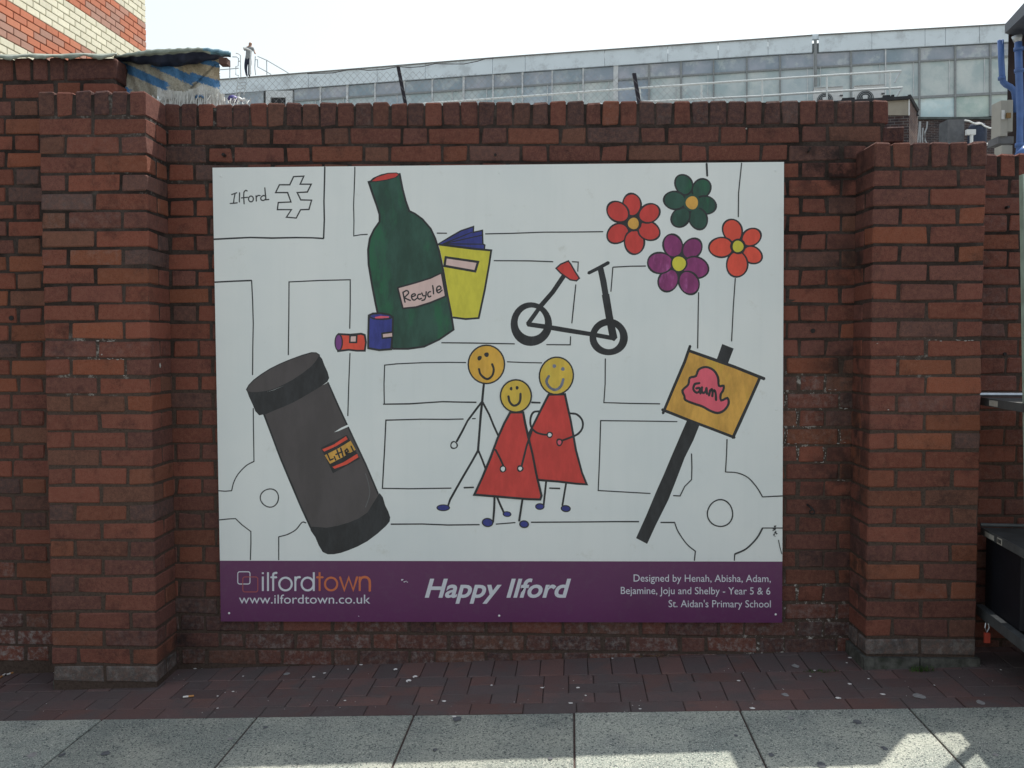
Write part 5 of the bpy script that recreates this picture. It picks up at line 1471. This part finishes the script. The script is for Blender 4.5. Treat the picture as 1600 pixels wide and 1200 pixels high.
# red padlock tag
tg = empty('red_tag', at_depth(1556, 990, 3.62)); tag(tg, 'orange-red padlock hanging from the trolley bottom frame', 'padlock')
q0 = c3 + TD * .155 - TX * .006 - Vector((0, 0, .040))
k_ = MB(); k_.tube([q0 + Vector((-.006, 0, .006)), q0 + Vector((-.010, -.004, -.012)), q0 + Vector((-.004, -.006, -.030)), q0 + Vector((.006, -.005, -.012)), q0 + Vector((.004, 0, .004))], .0022, 6); k_.build('shackle', M_steel, tg)
k_ = MB(); k_.obox(q0 + Vector((-.014, -.012, -.072)), (.022, 0, 0), (0, .010, 0), (0, 0, .040)); k_.build('lock_body', plain('tag_red', (.36, .05, .03), .5), tg)
# added dark crate standing in for the shade inside the trolley
cr = empty('shade_crate', c3 + TX * .05); tag(cr, 'made-up dark crate standing in for the black shade on the trolley bottom deck', 'crate')
M_crate_shade = plain('crate_shade', (.008, .009, .014), .6, .3)
o3 = c3 + TX * .034 + TD * .012 + Vector((0, 0, .022)) - Vector((0, 0, .022)); H_ = c2.z - c3.z - .03
for nm, o_, ex_, ey_ in (('crate_side', o3, TX * .012, TD * .36), ('crate_side', o3 + TX * .56, TX * .012, TD * .36), ('crate_end', o3 + TX * .013, TX * .546, TD * .012), ('crate_end', o3 + TX * .013 + TD * .348, TX * .546, TD * .012)):
    m_ = MB(); m_.obox(o_, ex_, ey_, Vector((0, 0, H_))); m_.build(nm, M_crate_shade, cr)
m_ = MB(); m_.obox(o3 + TX * .013 + TD * .013, TX * .546, TD * .334, Vector((0, 0, .012))); m_.build('crate_base', M_crate_shade, cr)

# ------------------------------------------------------------------ small things fixed to the wall
M_iron = plain('rusty_iron', (.022, .018, .018), .7)
def nail(px, py, parent, pts, r=.004):
    c = on_y(px, py, 0); m_ = MB(); m_.tube([c + Vector(p) for p in pts], r, 6); return m_.build('bent_nail', M_iron, parent)
nail(1262, 238, main, [(0, .01, 0), (0, -.018, .004), (.006, -.024, .016)])
nail(352, 244, main, [(0, .01, 0), (-.004, -.02, .004)], .007)
nail(1262, 791, main, [(-.004, .01, .008), (.006, -.02, .0), (.018, -.026, -.012)], .0045)
nail(1571, 325, rw, [(0, .01, 0), (.004, -.02, .002)], .006)
e_ = MB(); c = on_y(1269, 800, -.028); e_.tube([c + Vector((.011 * math.cos(a), 0, .009 * math.sin(a))) for a in [i * .7 for i in range(10)]], .0035, 6); e_.build('eye_hook', M_iron, main)
def plug(px, py, parent, r=.012):
    c = on_y(px, py, 0); m_ = MB(); m_.tube([c + Vector((0, .02, 0)), c + Vector((0, -.004, 0)), c + Vector((0, -.003, 0))], r, 10, radii=[r, r, r * .6]); m_.build('wall_plug', M_iron, parent)
plug(18, 497, lw, .011); plug(1270, 517, main, .010); plug(774, 242, main, .006); plug(1570, 553, rw, .007)
# dabs of white filler on the brickwork
M_filler = plain('white_filler', (.33, .315, .30), .85, var=.1)
def dab(px, py, w, h, parent, Y=0.0):
    c = on_y(px, py, Y - .0035); n = 9
    pts = [c + Vector((w / 2 * math.cos(2 * math.pi * i / n) * U(.6, 1.2), U(-.0006, .0006), h / 2 * math.sin(2 * math.pi * i / n) * U(.6, 1.2))) for i in range(n)]
    mesh_obj('white_dab', pts + [c + Vector((0, -.002, 0))], [(i, n, (i + 1) % n) for i in range(n)], M_filler, parent)
xs_ = on_y(232, 571, -.18).x
o = MB(); c = Vector((PLX + .4465, -.13, on_y(247, 571, -.13).z)); n = 9
o.add([c + Vector((0, .008 * math.cos(2 * math.pi * i / n) * U(.7, 1.2), .011 * math.sin(2 * math.pi * i / n))) for i in range(n)] + [c + Vector((.004, 0, 0))], [(i, (i + 1) % n, n) for i in range(n)])
o.build('white_dab', M_filler, pierL)
dab(1166, 201, .009, .008, main); dab(159, 554, .006, .006, pierL, -PD)
for x0, x1, y, par, Y in ((153, 184, 533, pierL, -PD), (155, 195, 561, pierL, -PD), (190, 203, 587, pierL, -PD), (146, 150, 617, pierL, -PD), (220, 230, 616, pierL, -PD),
                          (1375, 1396, 641, pierR, -PD), (1452, 1524, 532, pierR, -PD), (1362, 1380, 536, pierR, -PD),
                          (1296, 1326, 609, main, 0), (1312, 1328, 638, main, 0), (1252, 1285, 667, main, 0), (1232, 1256, 693, main, 0), (1310, 1328, 692, main, 0), (1264, 1288, 723, main, 0), (1310, 1326, 751, main, 0)):
    x = x0
    while x < x1:
        w = U(2, 6)
        if R() < .5: dab(x, y + U(-1, 1), w * .0027, U(.002, .005), par, Y)
        x += w * U(.8, 1.4)
for x, y0, y1 in ((1226, 614, 636), (1243, 640, 668), (1227, 668, 700), (1245, 698, 718), (1311, 672, 690), (1286, 700, 722)):
    y = y0
    while y < y1:
        dab(x + U(-1.5, 1.5) + (3 * math.sin((y - y0) * .15)), y, .004, .009, main); y += U(3, 6)

# ------------------------------------------------------------------ litter and weeds
def gp(px, py, up=0.0):
    p = on_ground(px, py); p.z = gz(p.x) + up; return p
M_paper = plain('scrap_white', (.66, .64, .62), .8, var=.08)
M_gum = plain('gum_grey', (.24, .235, .235), .85, var=.15, scale=60)
M_gumd = plain('gum_dark', (.10, .105, .115), .85, var=.2, scale=60)
def blot(mb, px, py, w, h, z=.0015, n=9, dome=.0015):
    c = gp(px, py, z)
    r = [c + Vector((w / 2 * math.cos(2 * math.pi * i / n) * U(.65, 1.15), h / 2 * math.sin(2 * math.pi * i / n) * U(.65, 1.15), 0)) for i in range(n)]
    mb.add(r + [c + Vector((0, 0, dome))], [(i, (i + 1) % n, n) for i in range(n)])
sp_ = MB()
for x, y, w in ((305, 1045, 7), (507, 1052, 6), (539, 1095, 5), (675, 1095, 4), (694, 1096, 8), (847, 1075, 7), (903, 1075, 7), (892, 1099, 8), (957, 1029, 4), (1154, 1064, 7), (1176, 1107, 10), (1273, 1048, 5), (1266, 1057, 4),
                (1328, 1028, 8), (1323, 1036, 4), (1357, 1061, 4), (1379, 1085, 9), (1328, 1069, 8), (1310, 1091, 9), (1460, 1071, 4), (1564, 1047, 4), (710, 1120, 8), (340, 1107, 4), (364, 1081, 5), (768, 1071, 5), (340, 1088, 4), (564, 1039, 7), (544, 1046, 4), (490, 1058, 7), (380, 1057, 4), (85, 1051, 4), (1000, 1108, 5), (915, 1087, 4)):
    blot(sp_, x, y, w * .0024, w * .0018 + .004)
for i in range(70):
    blot(sp_, U(0, 1600), U(1040, 1120), U(.002, .005), U(.002, .006), n=5, dome=.001)
tag(sp_.build('litter_specks', M_paper), 'scattered pale specks and paper scraps on the red paving', None, None, 'stuff')
gm = MB()
for x, y, w in ((1243, 1041, 14), (1227, 1086, 12), (1436, 1088, 18), (1533, 1098, 14), (1235, 1122, 8), (448, 1053, 12)): blot(gm, x, y, w * .0024, w * .0034)
for x, y, w in ((50, 1180, 16), (1555, 1180, 8), (360, 1155, 10)): blot(gm, x, y, w * .0024, w * .003, .002)
tag(gm.build('gum_spots', M_gum), 'flattened grey chewing gum spots on the paving', None, None, 'stuff')
gm = MB()
for x, y, w in ((1340, 1129, 18), (1205, 1180, 12), (1284, 1196, 18), (1382, 1170, 13), (415, 1137, 10), (165, 1178, 16), (714, 1124, 18), (98, 1180, 12), (1150, 1150, 9), (680, 1172, 9), (860, 1186, 9)): blot(gm, x, y, w * .0018, w * .0027, .0022, 11, .0012)
tag(gm.build('dark_gum_spots', M_gumd), 'dark trodden gum spots on the concrete slabs', None, None, 'stuff')
for x, y, w, lab in ((618, 1048, 6, 'white petal nearest the wall, below the purple title band'), (648.5, 1059.5, 7, 'white petal between two others, rightmost of the three on the paving'), (638.5, 1066, 8, 'curled white petal lying nearest the concrete slabs')):
    p_ = MB(); c = gp(x, y, .002); n = 9
    for k in range(n + 1):
        a = math.pi * 1.5 * k / n; r0, r1 = w * .0005, w * .0014
        p_.v += [c + Vector((r0 * math.cos(a), r0 * 1.6 * math.sin(a), .001)), c + Vector((r1 * math.cos(a), r1 * 1.6 * math.sin(a), .004))]
    p_.f = [(2 * k, 2 * k + 1, 2 * k + 3, 2 * k + 2) for k in range(n)]; p_.m = [0] * n
    tag(p_.build('petal', M_paper), lab, 'petal', 'white petals on the red paving')
def butt(px0, py0, px1, py1, lab):
    t = empty('cigarette_butt', gp(px0, py0, .004)); tag(t, lab, 'cigarette butt', 'cigarette butts on the paving')
    a, b_ = gp(px0, py0, .005), gp(px1, py1, .005); m_ = a.lerp(b_, .5)
    for nm, p, q, mt in (('paper', a, m_, M_paper), ('filter', m_, b_, bpy.data.materials.get('filter_tan') or plain('filter_tan', (.45, .22, .08), .8))):
        k = MB(); k.tube([p, q], .0038, 8); k.build(nm, mt, t)
    k = MB(); k.tube([a - (m_ - a).normalized() * .004, a], .0036, 8); k.build('ash', M_iron, t)
butt(286, 1091, 303, 1089, 'cigarette butt lying alone in front of the left brick pier'); butt(10, 1056, 22, 1052, 'cigarette butt by the left edge, the right one of two')
butt(8, 1055, -1, 1061, 'cigarette butt cut by the left edge of the view')
def tuft(nm, px, py, n, h, spread, mat, lab, flat=False, cat='weed'):
    m_ = MB(); c = gp(px, py)
    for i in range(n):
        a = U(0, 2 * math.pi); r = spread * R() ** .7; b0 = c + Vector((r * math.cos(a) * 1.6, r * math.sin(a) * .45, 0)); b0.z = gz(b0.x)
        a2 = U(0, 2 * math.pi); L_ = h * U(.5, 1.2)
        if flat: d = Vector((math.cos(a2), math.sin(a2) * .6, U(.05, .45))).normalized()
        else: d = Vector((math.cos(a2) * .6, math.sin(a2) * .5, 1)).normalized()
        s_ = Vector((-d.y, d.x, 0)); s_ = (s_.normalized() if s_.length > .01 else Vector((1, 0, 0))) * U(.0008, .0018)
        m2 = b0 + d * L_ * .55; tp2 = b0 + d * L_ + Vector((d.x, d.y, -.5)) * L_ * .25
        m_.add([b0 - s_, b0 + s_, m2 + s_ * .8, m2 - s_ * .8, tp2], [(0, 1, 2, 3), (3, 2, 4)])
    o = m_.build(nm, mat); tag(o, lab, cat)
M_weed = plain('weed_green', (.045, .085, .02), .8, var=.3, scale=80)
tuft('weed_tuft', 1440, 1049, 90, .030, .035, M_weed, 'small green weed growing at the foot of the right brick pier')
tuft('moss_tuft', 1283, 1049, 70, .012, .045, M_weed, 'low mossy green patch in a paving joint left of the right pier')
tuft('dry_straw', 1020, 1024, 90, .045, .045, plain('straw_tan', (.20, .13, .055), .9, var=.3, scale=80), 'clump of dry straw at the wall foot below the board', True, 'straw')
